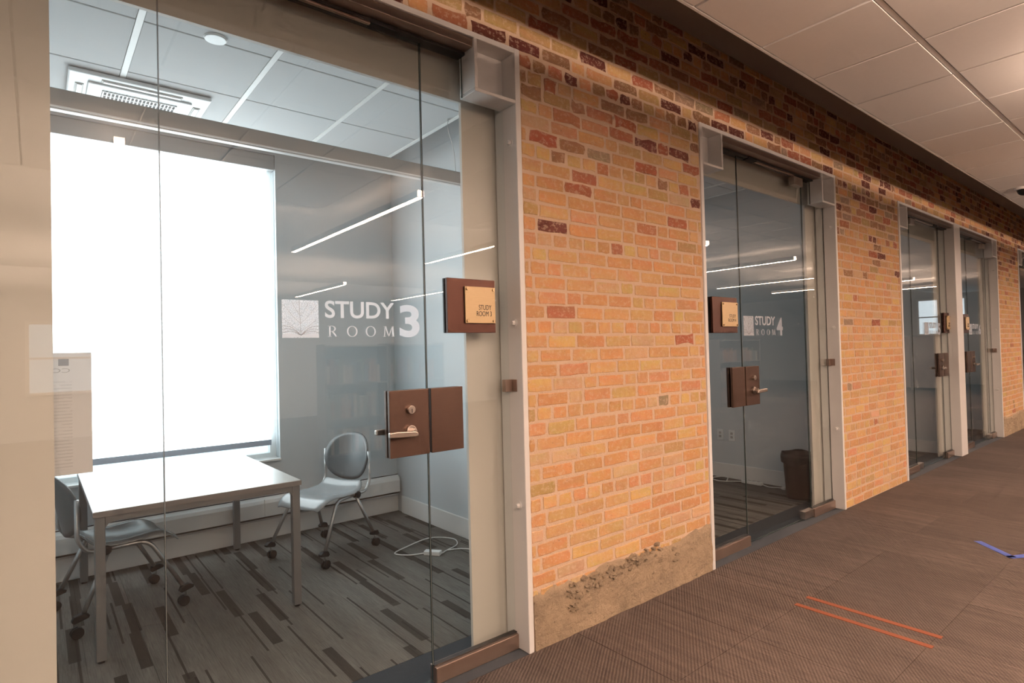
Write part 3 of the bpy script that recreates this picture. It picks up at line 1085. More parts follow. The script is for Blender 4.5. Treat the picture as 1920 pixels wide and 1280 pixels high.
for n, ((a, b), D) in enumerate(zip(OPEN, DOORS)):
    # ---- steel surround
    tr_ = structure('trim_%d' % (n + 2), (a, 0, 0))
    sides = BOX_SIDES[n]
    TW = 0.032
    jd = 0.165
    if n == 2:
        MB().box(a, a + TW, -0.006, jd, 0, HEAD).build('jamb', 'white_steel', tr_, bevel=0.004)
        MB().box(b - 0.03, OPEN[3][0] + 0.03, -0.008, 0.178, 0, HEAD).build('jamb', 'white_steel', tr_, bevel=0.004)
    elif n == 3:
        MB().box(b - TW, b, -0.006, jd, 0, HEAD).build('jamb', 'white_steel', tr_, bevel=0.004)
    else:
        MB().box(a, a + TW, -0.006, jd, 0, HEAD).build('jamb', 'white_steel', tr_, bevel=0.004)
        MB().box(b - TW, b, -0.006, jd, 0, HEAD).build('jamb', 'white_steel', tr_, bevel=0.004)
    ha = a + TW if n != 3 else a + 0.032
    hb = b - TW
    MB().box(ha, hb, -0.006, jd, HEAD - 0.026, HEAD).build('head', 'white_steel', tr_, bevel=0.004)
    xa, xb = ha, hb
    for sd in sides:
        x0, x1 = (a + TW, a + BW) if sd == 'l' else (b - BW, b - TW)
        z0, z1 = HEAD - 0.026 - BH + 0.02, HEAD - 0.026
        m = MB()
        th = 0.017
        m.box(x0, x1, -0.006, GL + 0.02, z0, z0 + th)
        if sd == 'l':
            m.box(x1 - th, x1, -0.006, GL + 0.02, z0 + th, z1)
            xa = x1
        else:
            m.box(x0, x0 + th, -0.006, GL + 0.02, z0 + th, z1)
            xb = x0
        m.box(x0 + (th if sd == 'r' else 0), x1 - (th if sd == 'l' else 0), GL - 0.005, GL + 0.01, z0 + th, z1)
        m.build('corner_box', 'white_steel', tr_, bevel=0.003, label='square white steel corner box')
    # screws and glass clamps on the jambs
    for sd in ('l', 'r'):
        if (n == 2 and sd == 'r') or (n == 3 and sd == 'l'):
            continue
        xj = a + TW if sd == 'l' else b - TW
        d = 1 if sd == 'l' else -1
        for z in (2.49, 1.60, 0.706):
            m = MB()
            m.cyl((xj, 0.043, z), (d, 0, 0), 0.018, 0.004, 18)
            m.cyl((xj + d * 0.004, 0.043, z), (d, 0, 0), 0.0125, 0.016, 6, 0.010)
            m.build('bolt', 'white_steel', tr_, label='white painted bolt head')
        m = MB()
        m.box(xj, xj + d * 0.005, 0.036, 0.098, 1.262, 1.322)
        m.box(xj + d * 0.005, xj + d * 0.05, 0.066, 0.094, 1.262, 1.322)
        m.build('glass_clamp', 'bronze_rail', tr_, bevel=0.002, label='bronze glass clamp')
    # header channel over the glass
    MB().box(xa, xb, 0.006, 0.135, HEAD - 0.066, HEAD - 0.027).build('header', 'bronze_rail', tr_, bevel=0.002)
    MB().box(xa, xb, GL - 0.03, GL + 0.03, HEAD - 0.079, HEAD - 0.066).build('glazing_channel', 'black_metal', tr_)

    # ---- sidelights
    GT = HEAD - 0.079
    for sd, (x0, x1) in (('l', (a + TW, D['l'] - 0.004)), ('r', (D['r'] + 0.004, b - TW))):
        if n == 3 and sd == 'l':
            x0 = a + 0.03
        w_ = structure('window_%d' % (n * 2 + (1 if sd == 'l' else 2)), (x0, GL, 0))
        nt = None
        if sd in sides:
            nt = (sd, BW - TW + 0.002, BH - 0.065)
        pane('pane', x0 + 0.002, x1, 0.05, GT + 0.01, w_, nt)
        MB().box(x0 + 0.001, x1, GL - 0.028, GL + 0.028, 0.0, 0.072).build('bottom_rail', 'bronze_rail', w_, bevel=0.003)
        MB().box(x0 + 0.001, x1, GL - 0.012, GL + 0.012, 0.072, 0.079).build('gasket', 'black_metal', w_)

    # ---- door leaf
    lock = D['lock']
    dr = structure('door_%d' % (n + 1), (D['l'], GL, 0))
    pane('pane', D['l'], D['r'], 0.012, GT - 0.004, dr)
    for xg in (D['l'] - 0.002, D['r'] + 0.002):
        MB().box(xg - 0.0007, xg + 0.0007, GL - 0.0045, GL + 0.0045, 0.08, GT - 0.08).build('seal', 'seal_grey', dr)
    xl = D['r'] if lock == 'r' else D['l']
    xh = D['l'] if lock == 'r' else D['r']
    di = -1 if lock == 'r' else 1            # from the lock edge into the leaf
    # hinge patches
    for z0, z1 in ((GT - 0.075, GT - 0.004), (0.012, 0.075)):
        s0, s1 = sorted((xh, xh - di * 0.155))
        MB().box(s0, s1, GL - 0.022, GL + 0.022, z0, z1).build('patch_hinge', 'nickel', dr, bevel=0.002)
    # door closer arm rail and black strike at the head
    s0, s1 = sorted((xl + di * 0.12, xl + di * 0.245))
    MB().box(s0, s1, GL - 0.034, GL + 0.01, HEAD - 0.086, HEAD - 0.058).build('strike_box', 'black_plastic', tr_, bevel=0.002)
    s0, s1 = sorted((xl + di * 0.245, xh - di * 0.16))
    MB().box(s0, s1, GL - 0.025, GL - 0.008, HEAD - 0.088, HEAD - 0.066).build('closer_rail', 'bronze_rail', tr_, bevel=0.002)
    # lock case on the leaf and keeper on the sidelight
    for side in (-1, 1):
        s0, s1 = sorted((xl + di * 0.002, xl + di * 0.195))
        y0, y1 = sorted((GL + side * 0.006, GL + side * 0.024))
        lp = MB().box(s0, s1, y0, y1, 1.018, 1.304).build('lock_plate', 'bronze', dr, bevel=0.0015, label='brushed bronze lock plate')
        s0, s1 = sorted((xl - di * 0.010, xl - di * 0.180))
        MB().box(s0, s1, y0, y1, 1.018, 1.304).build('keeper_plate', 'bronze', dr, bevel=0.0015, label='brushed bronze keeper plate')
    xc = xl + di * 0.098
    kc = MB()
    kc.cyl((xc, GL - 0.024, 1.220), (0, -1, 0), 0.0175, 0.020, 24)
    kc = kc.build('key_cylinder', 'nickel', dr, bevel=0.001)
    MB().box(xc - 0.0018, xc + 0.0018, GL - 0.0446, GL - 0.043, 1.207, 1.224).build('keyhole', 'ink', kc)
    lever(dr, xc, 1.128, di, -1)
    lever(dr, xc, 1.128, di, 1)
    if D['let']:
        lettering(dr, *D['let'], NUM[n])

    # ---- room sign on the sidelight glass
    if D['sign']:
        x0, x1 = D['sign']
        s_ = (x1 - x0) / 0.275
        z0, z1 = 1.553, 1.806
        yf = GL - 0.0055
        where = ['the nearest one', 'just past the brick pier', 'left of white post', 'right of white post'][n]
        sg = thing('room_sign', 'brown sign with gold plate reading STUDY ROOM %s, %s' % (NUM[n], where), 'sign', (x0, yf, z0), 0, 'study room signs')
        MB().box(x0, x1, yf - 0.016, yf, z0, z1).build('board', 'sign_board', sg, bevel=0.001)
        MB().box(x0, x1, GL + 0.0055, GL + 0.0175, z0, z1).build('back_board', 'black_plastic', sg, bevel=0.001)
        gx0, gx1 = x0 + 0.093 * s_, x0 + 0.268 * s_
        gz0, gz1 = z0 + 0.045, z0 + 0.217
        gp = MB().box(gx0, gx1, yf - 0.026, yf - 0.021, gz0, gz1).build('gold_plate', 'sign_gold', sg, bevel=0.0008)
        for (ux, uz) in ((0.011, 0.011), (0.164, 0.011), (0.011, 0.160), (0.164, 0.160)):
            m = MB()
            m.cyl((gx0 + ux * s_, yf - 0.016, gz0 + uz), (0, -1, 0), 0.0062, 0.017, 14)
            m.build('standoff_screw', 'gold_screw', gp)
        text_obj('lettering', 'STUDY', gx0 + 0.077 * s_, gx0 + 0.151 * s_, gz0 + 0.063, gz0 + 0.087, yf - 0.0262, 'ink', gp, offset=0.0)
        text_obj('lettering', 'ROOM ' + NUM[n], gx0 + 0.0635 * s_, gx0 + 0.152 * s_, gz0 + 0.033, gz0 + 0.057, yf - 0.0262, 'ink', gp, offset=0.0)

# ------------------------------------------------------------------ windows and roller blinds at the back of the rooms
for i, (a, b, z0, z1) in enumerate(WIN):
    w_ = structure('window_%d' % (20 + i), (a, BACK, z0))
    yb = BACK + 0.10
    m = MB()
    fwid = 0.05
    m.box(a, a + fwid, yb, yb + 0.06, z0, z1).box(b - fwid, b, yb, yb + 0.06, z0, z1)
    m.box(a + fwid, b - fwid, yb, yb + 0.06, z0, z0 + 0.055).box(a + fwid, b - fwid, yb, yb + 0.06, z1 - fwid, z1)
    m.build('window_frame', 'window_frame', w_, bevel=0.003)
    MB().box(a + fwid, b - fwid, yb + 0.025, yb + 0.035, z0 + 0.055, z1 - fwid).build('pane', 'glass', w_)
    MB().box(a - 0.0, b + 0.0, BACK - 0.03, yb, z0 - 0.0, z0 + 0.018).build('window_sill', 'white_paint', w_, bevel=0.004)
    for s0, s1 in ((a - 0.035, a), (b, b + 0.0)):
        pass
    bl = thing('roller_blind', ['bright white roller blind drawn down over the window of the nearest study room', 'dim roller blind on the window of the second study room', 'dim roller blind on the window of the third study room', 'dim roller blind on the window of the fourth study room'][i], 'blind', ((a + b) / 2, BACK + 0.05, z0))
    MB().box(a + 0.004, b - 0.004, BACK + 0.006, BACK + 0.085, z1 - 0.125, z1 - 0.004).build('head_box', 'blind_box', bl, bevel=0.004)
    zb = 0.785 if i == 0 else z0 + 0.12
    MB().lit_box(a + 0.05, b - 0.055, BACK + 0.050, BACK + 0.052, zb, z1 - 0.125, (2, 3)).build('fabric', ['white_paint', 'blind_fabric' if i == 0 else 'dim_blind'], bl)
    MB().box(a + 0.05, b - 0.055, BACK + 0.040, BACK + 0.062, zb - 0.046, zb).build('hem_bar', 'blind_hem', bl, bevel=0.003)

# convector along the back wall of the first room
hv = thing('wall_heater', 'long white convector cover along the wall below the blind', 'heater', (0.9, BACK - 0.06, 0.17))
MB().prism([(BACK - 0.095, 0.195), (BACK, 0.175), (BACK, 0.345), (BACK - 0.055, 0.345), (BACK - 0.085, 0.325), (BACK - 0.095, 0.30)], 'yz', -0.75, 2.60).build('cover', 'white_paint', hv, bevel=0.003)
MB().box(-0.75, 2.60, BACK - 0.075, BACK - 0.016, 0.165, 0.178).build('lower_lip', 'silver_tube', hv)
MB().box(-0.75, 2.60, BACK - 0.055, BACK - 0.045, 0.345, 0.350).build('top_slot', 'seam_dark', hv)
for x in (-0.3, 0.55, 1.4, 2.2):
    MB().box(x - 0.001, x + 0.001, BACK - 0.0965, BACK - 0.05, 0.2, 0.33).build('joint', 'ac_grey', hv)

# ------------------------------------------------------------------ things hanging in the first room
# suspended linear fixture (unlit) and its wire
px = thing('pendant_fixture', 'unlit grey linear light fixture hanging across the nearest study room', 'light fixture', (0.9, 1.18, 2.62))
MB().box(-0.55, 2.36, 1.15, 1.21, 2.622, 2.708).build('housing', 'fixture_metal', px, bevel=0.004)
MB().box(-0.53, 2.34, 1.160, 1.200, 2.614, 2.622).build('lens', 'fixture_lens', px, bevel=0.002)
MB().box(-0.55, 2.36, 1.146, 1.151, 2.619, 2.627).build('lip', 'grid_white', px)
for x, bend in ((2.27, 1), (-0.4, 0)):
    pth = smooth_path([(x - 0.08 * bend, 1.14, 3.05), (x - 0.075 * bend, 1.15, 2.98), (x - 0.02 * bend, 1.17, 2.86), (x, 1.18, 2.70)], 5)
    MB().tube(pth, 0.0022, 6).build('suspension_wire', 'silver_tube', px, smooth=True)
    MB().cyl((x - 0.08 * bend, 1.14, 3.035), (0, 0, 1), 0.008, 0.015, 10).build('wire_gripper', 'chrome', px)

# ceiling cassette air conditioner
ac = thing('air_conditioner', 'white square ceiling cassette air conditioner with slatted grille', 'air conditioner', (0.495, 2.04, 3.02))
x0, x1, y0, y1 = 0.147, 0.844, 1.69, 2.387
MB().box(x0, x1, y0, y1, 3.022, 3.047).build('panel', 'ac_white', ac, bevel=0.008)
MB().box(x0 + 0.09, x1 - 0.09, y0 + 0.09, y1 - 0.09, 3.010, 3.022).build('inner_panel', 'ac_white', ac, bevel=0.006)
for (vx0, vx1, vy0, vy1) in ((x0 + 0.15, x1 - 0.15, y0 + 0.035, y0 + 0.075), (x0 + 0.15, x1 - 0.15, y1 - 0.075, y1 - 0.035), (x0 + 0.035, x0 + 0.075, y0 + 0.15, y1 - 0.15), (x1 - 0.075, x1 - 0.035, y0 + 0.15, y1 - 0.15)):
    o = MB().box(vx0, vx1, vy0, vy1, 3.0175, 3.0225).build('air_outlet', 'ac_grey', ac)
    MB().box(vx0 + 0.008, vx1 - 0.008, vy0 + 0.008, vy1 - 0.008, 3.0135, 3.0176).build('vane', 'ac_white', o, bevel=0.001)
gr = MB().box(x0 + 0.16, x1 - 0.16, y0 + 0.16, y1 - 0.16, 3.0088, 3.0105).build('grille', 'black_plastic', ac)
for k in range(20):
    x = x0 + 0.166 + k * (x1 - x0 - 0.332) / 19
    MB().box(x - 0.0035, x + 0.0035, y0 + 0.16, y1 - 0.16, 3.004, 3.0088).build('slat', 'ac_white', gr)
for k in range(8):
    y = y0 + 0.16 + k * (y1 - y0 - 0.32) / 7
    MB().box(x0 + 0.16, x1 - 0.16, y - 0.003, y + 0.003, 3.003, 3.0042).build('slat', 'ac_white', gr)

m = MB()
m.cyl((0.705, 0.955, 3.049), (0, 0, -1), 0.050, 0.010, 32)
sm = thing('ceiling_sensor', 'round white disc on the ceiling tiles of the nearest room', 'sensor', (0.705, 0.955, 3.03))
m.build('cover', 'ac_white', sm, bevel=0.003)
MB().cyl((0.705, 0.955, 3.0505), (0, 0, -1), 0.053, 0.004, 32).build('base_ring', 'grid_white', sm)

# ------------------------------------------------------------------ table
TX0, TX1, TY0, TY1, TZ = 0.205, 1.205, 1.30, 2.68, 0.735
tb = thing('study_table', 'grey laminate study table with square metal legs by the window', 'table', ((TX0 + TX1) / 2, (TY0 + TY1) / 2, 0))
MB().box(TX0, TX1, TY0, TY1, TZ - 0.028, TZ).build('table_top', ['table_top'], tb, bevel=0.002)
e = MB()
e.box(TX0 - 0.001, TX1 + 0.001, TY0 - 0.0012, TY0, TZ - 0.028, TZ - 0.002).box(TX0 - 0.0012, TX0, TY0, TY1, TZ - 0.028, TZ - 0.002).box(TX1, TX1 + 0.0012, TY0, TY1, TZ - 0.028, TZ - 0.002)
e.build('edge_band', 'table_edge', tb)
lw = 0.044
for x in (TX0 + 0.006, TX1 - 0.006 - lw):
    for y in (TY0 + 0.006, TY1 - 0.006 - lw):
        lg = MB().box(x, x + lw, y, y + lw, 0.012, TZ - 0.029).build('leg', 'table_frame', tb, bevel=0.004)
        MB().cyl((x + lw / 2, y + lw / 2, 0.0005), (0, 0, 1), 0.015, 0.0115, 12).build('glide', 'black_plastic', lg)
for y in (TY0 + 0.008, TY1 - 0.008 - 0.03):
    m = MB()
    xa, xb = TX0 + lw + 0.006, TX1 - lw - 0.006
    q = [(xa, TZ - 0.029), (xb, TZ - 0.029), (xb, TZ - 0.085), (xb - 0.012, TZ - 0.066), (xb - 0.035, TZ - 0.058), (xa + 0.035, TZ - 0.058), (xa + 0.012, TZ - 0.066), (xa, TZ - 0.085)]
    m.prism(q, 'xz', y, y + 0.03)
    m.build('apron', 'table_frame', tb)
for x in (TX0 + 0.010, TX1 - 0.010 - 0.03):
    MB().box(x, x + 0.03, TY0 + lw + 0.006, TY1 - lw - 0.006, TZ - 0.060, TZ - 0.029).build('side_rail', 'table_frame', tb)


# ------------------------------------------------------------------ chairs on castors (built facing +x)
def make_chair():
    c = thing('task_chair', 'chair', 'chair', (0, 0, 0), 0, 'grey stacking chairs on castors in the nearest room')
    # seat shell
    nu, nv = 18, 14
    V = []
    for i in range(nu + 1):
        u = i / nu
        x = -0.215 + 0.47 * u
        for j in range(nv + 1):
            v = j / nv * 2 - 1
            half = 0.232 - 0.035 * max(0, (0.25 - u) / 0.25) ** 1.5 - 0.035 * max(0, (u - 0.8) / 0.2) ** 2
            yy = v * half
            z = 0.455 - 0.022 * math.exp(-((u - 0.38) / 0.28) ** 2) * (1 - v * v * 0.6) + 0.012 * v * v
            if u > 0.72:
                z -= 0.075 * ((u - 0.72) / 0.28) ** 2
            if u < 0.14:
                z += 0.05 * ((0.14 - u) / 0.14) ** 2
            if abs(v) > 0.86:
                z -= 0.02 * ((abs(v) - 0.86) / 0.14) ** 2
            V.append((x, yy, z))
    F_ = [(i * (nv + 1) + j, (i + 1) * (nv + 1) + j, (i + 1) * (nv + 1) + j + 1, i * (nv + 1) + j + 1) for i in range(nu) for j in range(nv)]
    m = MB()
    m.add(V, F_)
    o = m.build('seat', 'seat_plastic_lit', c, smooth=True, world=False)
    md = o.modifiers.new("thick", 'SOLIDIFY'); md.thickness = 0.011
    md = o.modifiers.new("sub", 'SUBSURF'); md.levels = 1; md.render_levels = 1
    # backrest shell: egg-shaped, wider at the top, wrapped around the sitter
    nr, na = 7, 32
    V = [(0, 0, 0)]
    def bp(ey, ez):
        z = 0.665 + ez
        x = -0.268 - 0.20 * ez - 0.045 + 1.25 * ey * ey
        return (x, ey, z)
    V[0] = bp(0, 0)
    for r in range(1, nr + 1):
        for k in range(na):
            a = 2 * math.pi * k / na
            ca, sa = math.cos(a), math.sin(a)
            ex = 2.35
            q = (abs(ca) ** ex + abs(sa) ** ex) ** (-1 / ex)
            wd = 0.222 if sa > 0 else 0.222 - 0.02 * abs(sa)
            V.append(bp(r / nr * wd * q * ca, r / nr * (0.185 if sa > 0 else 0.178) * q * sa))
    F_ = [(0, 1 + k, 1 + (k + 1) % na) for k in range(na)]
    for r in range(nr - 1):
        b0, b1 = 1 + r * na, 1 + (r + 1) * na
        F_ += [(b0 + k, b1 + k, b1 + (k + 1) % na, b0 + (k + 1) % na) for k in range(na)]
    m = MB()
    m.add(V, F_)
    o = m.build('backrest', 'chair_plastic', c, smooth=True, world=False)
    md = o.modifiers.new("thick", 'SOLIDIFY'); md.thickness = 0.010
    for sy in (-1, 1):
        y = sy * 0.226
        # back upright from the pivot up the side of the shell
        p = round_path([(-0.10, sy * 0.205, 0.425), (-0.215, sy * 0.222, 0.425), (-0.262, sy * 0.226, 0.50), (-0.262, sy * 0.222, 0.72)], 0.07, 6)
        MB().tube(p, 0.0115, 10).build('back_upright', 'silver_tube', c, smooth=True, world=False)
        # front leg: runs under the seat, then bends down
        p = round_path([(-0.13, sy * 0.205, 0.420), (0.08, sy * 0.215, 0.420), (0.245, sy * 0.258, 0.118)], 0.06, 6)
        MB().tube(p, 0.0125, 10).build('leg', 'silver_tube', c, smooth=True, world=False)
        p = [(-0.115, sy * 0.212, 0.420), (-0.245, sy * 0.262, 0.118)]
        MB().tube(p, 0.0125, 10).build('leg', 'silver_tube', c, smooth=True, world=False)
        m = MB()
        m.cyl((-0.13, sy * 0.188, 0.418), (0, sy, 0), 0.026, 0.044, 14)
        m.build('pivot_block', 'black_plastic', c, world=False, bevel=0.003)
        for fx in (1, -1):
            cx, cy = (0.262 if fx > 0 else -0.258), sy * 0.262
            br = MB()
            poly = [(cx - 0.042, 0.092), (cx - 0.030, 0.118), (cx + 0.012, 0.126), (cx + 0.040, 0.110), (cx + 0.036, 0.096), (cx - 0.030, 0.080)]
            br.prism(poly, 'xz', cy - 0.016, cy + 0.016)
            ca_ = br.build('castor', 'black_plastic', c, world=False, bevel=0.004)
            w = MB()
            for dy in (-0.019, 0.005):
                w.cyl((cx - 0.016, cy + dy, 0.0305), (0, 1, 0), 0.030, 0.014, 20)
            w.build('wheel', 'black_plastic', ca_, world=False, bevel=0.003)
            st = MB()
            st.cyl((cx - 0.006, cy, 0.056), (0, 0, 1), 0.006, 0.034, 10)
            st.build('stem', 'chrome', ca_, world=False)
    m = MB()
    m.tube([(-0.02, -0.21, 0.416), (-0.02, 0.21, 0.416)], 0.010, 8)
    m.build('cross_tube', 'silver_tube', c, world=False)
    return c


ch = make_chair()
ch.location = (1.65, 2.13, 0)
ch.rotation_euler.z = math.radians(204)
ch["label"] = 'grey plastic chair on castors standing at the right end of the table'
ch2 = copy_tree(ch)
ch2.location = (0.385, 2.02, 0)
ch2.rotation_euler.z = math.radians(9)
ch2["label"] = 'grey plastic chair on castors pushed under the left side of the table'

# ------------------------------------------------------------------ notice taped behind the inner wall edge
nt = thing('paper_notice', 'tall white printed notice hanging at the left edge in front of the blind', 'notice', (0.035, 0.2, 1.095))
pp = MB().box(-0.075, 0.142, 0.2005, 0.2012, 1.098, 1.492).build('sheet', 'paper', nt)
MB().box(0.070 - 0.015, 0.070 + 0.012, 0.1990, 0.1996, 1.450, 1.472).build('printed_square', 'table_edge', nt)
text_obj('heading', 'COVID', -0.02, 0.085, 1.428, 1.442, 0.2000, 'ac_grey', nt, mirror=True)

# ------------------------------------------------------------------ power adapter and cord on the first room's floor
pa = thing('power_adapter', 'white power adapter with looped white cord on the nearest room floor', 'power adapter', (2.22, 1.52, 0))
m = MB()
m.box(-0.062, 0.062, -0.026, 0.026, 0.001, 0.032)
b_ = m.build('brick_body', 'cord_white', pa, world=False, bevel=0.006)
b_.rotation_euler.z = math.radians(-52)
pth = smooth_path([(-0.04, 0.05, 0.010), (-0.14, 0.10, 0.006), (-0.20, 0.20, 0.006), (-0.10, 0.26, 0.006), (0.13, 0.27, 0.03), (0.30, 0.20, 0.006), (0.25, 0.06, 0.006), (0.12, 0.0, 0.006), (0.04, -0.05, 0.012)], 8)
MB().tube(pth, 0.0042, 6).build('cord', 'cord_white', pa, smooth=True, world=False)
pth = smooth_path([(0.12, 0.0, 0.006), (0.22, -0.05, 0.006), (0.27, -0.16, 0.006), (0.24, -0.40, 0.006), (0.30, -0.80, 0.006)], 8)
MB().tube(pth, 0.0042, 6).build('cord', 'cord_white', pa, smooth=True, world=False)

# ------------------------------------------------------------------ second room: bin, power strip, outlets
wbn = thing('waste_bin', 'black waste bin with liner inside the second study room', 'bin', (5.63, 0.47, 0))
m = MB()
n = 28
prof = [(0.118, 0.002), (0.122, 0.01), (0.150, 0.40), (0.158, 0.405), (0.158, 0.42), (0.148, 0.42), (0.116, 0.02)]
V = [(r * 1.0 * math.cos(2 * math.pi * k / n), r * 0.82 * math.sin(2 * math.pi * k / n), z) for r, z in prof for k in range(n)]
F_ = [(i * n + k, i * n + (k + 1) % n, (i + 1) * n + (k + 1) % n, (i + 1) * n + k) for i in range(len(prof) - 1) for k in range(n)]
F_.append(tuple(range(n)))
F_.append(tuple((len(prof) - 1) * n + k for k in range(n)))
m.add(V, F_)
m.build('body', 'bin_black', wbn, world=False, smooth=True)
m = MB()
prof = [(0.150, 0.425), (0.164, 0.430), (0.168, 0.395), (0.163, 0.33)]
V = []
for q, (r, z) in enumerate(prof):
    for k in range(n):
        a_ = 2 * math.pi * k / n
        w = 1 + 0.03 * math.sin(5 * a_ + q) + 0.015 * math.sin(11 * a_)
        V.append((r * w * math.cos(a_), r * 0.83 * w * math.sin(a_), z + (0.015 * math.sin(3 * a_ + 1) if q == 3 else 0.006 * math.sin(4 * a_))))
m.add(V, [(i * n + k, i * n + (k + 1) % n, (i + 1) * n + (k + 1) % n, (i + 1) * n + k) for i in range(len(prof) - 1) for k in range(n)])
m.build('liner', 'black_plastic', wbn, world=False, smooth=True)

ps = thing('power_strip', 'white power strip and cord on the floor of the second study room', 'power strip', (5.84, 1.05, 0))
m = MB()
m.box(-0.025, 0.025, -0.11, 0.11, 0.001, 0.034)
m.build('strip_body', 'cord_white', ps, world=False, bevel=0.005)
for k in range(4):
    MB().box(-0.012, 0.012, -0.085 + k * 0.05, -0.055 + k * 0.05, 0.034, 0.0352).build('socket', 'ac_grey', ps, world=False)
MB().tube(smooth_path([(0, 0.11, 0.012), (-0.05, 0.2, 0.006), (-0.12, 0.32, 0.006), (-0.05, 0.44, 0.006), (0.03, 0.38, 0.02), (0.0, 0.28, 0.03), (-0.1, 0.24, 0.006)], 8), 0.005, 6).build('cord', 'cord_white', ps, world=False, smooth=True)
MB().tube(smooth_path([(0, -0.11, 0.012), (-0.03, -0.2, 0.006), (0.0, -0.27, 0.006), (-0.01, -0.33, 0.012)], 8), 0.005, 6).build('cord', 'cord_white', ps, world=False, smooth=True)
MB().box(-0.025, 0.012, -0.36, -0.32, 0.001, 0.024).build('plug', 'cord_white', ps, world=False, bevel=0.004)
for k, (y, nm) in enumerate(((1.47, 'farther'), (1.33, 'nearer'))):
    xo = PART[2] - 0.07
    ol = thing('wall_outlet', 'white wall outlet low in the second study room, %s of the pair' % nm, 'outlet', (xo, y, 0.41), 0, 'wall outlets')
    MB().box(xo - 0.006, xo, y - 0.036, y + 0.036, 0.41, 0.53).build('cover_plate', 'ac_white', ol, bevel=0.002)
    for z in (0.44, 0.48):
        MB().box(xo - 0.0075, xo - 0.006, y - 0.014, y + 0.014, z, z + 0.025).build('socket', 'ac_grey', ol)

# ------------------------------------------------------------------ hall: tape on the carpet, ceiling dome, pendants, library
m = MB()
def strip2(a, b, w):
    d = Vector((b[0] - a[0], b[1] - a[1], 0)).normalized()
    nn = Vector((-d.y, d.x, 0)) * w / 2
    A, B = Vector((*a, 0)), Vector((*b, 0))
    m.add([A + nn + Vector((0, 0, 0.0012)), B + nn + Vector((0, 0, 0.0012)), B - nn + Vector((0, 0, 0.0012)), A - nn + Vector((0, 0, 0.0012)),
           A + nn + Vector((0, 0, 0.0022)), B + nn + Vector((0, 0, 0.0022)), B - nn + Vector((0, 0, 0.0022)), A - nn + Vector((0, 0, 0.0022))],
          [(0, 1, 2, 3), (4, 5, 6, 7), (0, 1, 5, 4), (1, 2, 6, 5), (2, 3, 7, 6), (3, 0, 4, 7)])
strip2((5.28, -0.975), (5.045, -1.215), 0.05)
strip2((5.03, -1.20), (5.42, -1.42), 0.05)
tp = m.build('floor_tape', 'tape_blue')
tag(tp, 'blue tape forming a corner mark on the brown carpet', 'tape')

dm = thing('ceiling_dome', 'dark ceiling dome with pale ring at the right end of the hall ceiling', 'dome camera', (8.0, -0.86, CEIL))
m = MB()
m.cyl((8.0, -0.86, CEIL - 0.0005), (0, 0, -1), 0.085, 0.022, 28, 0.075)
m.build('mount_ring', 'grid_white', dm, bevel=0.003)
V, F_ = [], []
for i in range(7):
    a_ = math.pi / 2 * i / 6
    for k in range(20):
        V.append((8.0 + 0.06 * math.cos(a_) * math.cos(2 * math.pi * k / 20), -0.86 + 0.06 * math.cos(a_) * math.sin(2 * math.pi * k / 20), CEIL - 0.022 - 0.06 * math.sin(a_)))
F_ = [(i * 20 + k, i * 20 + (k + 1) % 20, (i + 1) * 20 + (k + 1) % 20, (i + 1) * 20 + k) for i in range(6) for k in range(20)]
m = MB()
m.add(V, F_)
m.build('dome', 'black_plastic', dm, smooth=True)


def pendant(x, y0, y1, z, label):
    p = thing('hall_pendant', label, 'pendant light', (x, (y0 + y1) / 2, z), 0, 'linear pendants over the library')
    MB().box(x - 0.032, x + 0.032, y0 + 0.004, y1 - 0.004, z + 0.02, z + 0.075).build('housing', 'white_steel', p)
    MB().lit_box(x - 0.026, x + 0.026, y0 + 0.002, y1 - 0.002, z + 0.014, z + 0.02, (0,)).build('lens', ['white_steel', 'pendant_lens'], p)
    MB().lit_box(x - 0.030, x + 0.030, y1 - 0.004, y1, z + 0.02, z + 0.075, (3,)).build('end_lens', ['white_steel', 'pendant_end'], p)
    MB().lit_box(x - 0.026, x + 0.026, y0 + 0.02, y1 - 0.02, z + 0.0745, z + 0.0755, (1,)).build('top_lens', ['white_steel', 'pendant_top'], p)
    for y in (y0 + 0.35, y1 - 0.35):
        top = CEIL if y > -3.7 else HC2
        MB().tube([(x, y, z + 0.07), (x, y, top)], 0.002, 6).build('suspension_wire', 'silver_tube', p)


ORDP = ['first', 'second', 'third', 'fourth', 'fifth', 'sixth', 'seventh', 'eighth', 'ninth', 'tenth']
for i, x in enumerate((-3.9, -1.7, 0.42, 2.6, 4.58, 7.0, 9.5, 12.5, 15.1, 17.5)):
    pendant(x, -5.25, -2.02, 2.80, 'glowing linear pendant, %s from the left in the row nearer the glass' % ORDP[i])
for i, x in enumerate((-1.7, 0.42, 4.6, 7.0, 9.4, 12.3, 15.1)):
    pendant(x, -11.0, -8.3, 2.80, 'glowing linear pendant, %s from the left in the farther row' % ORDP[i])

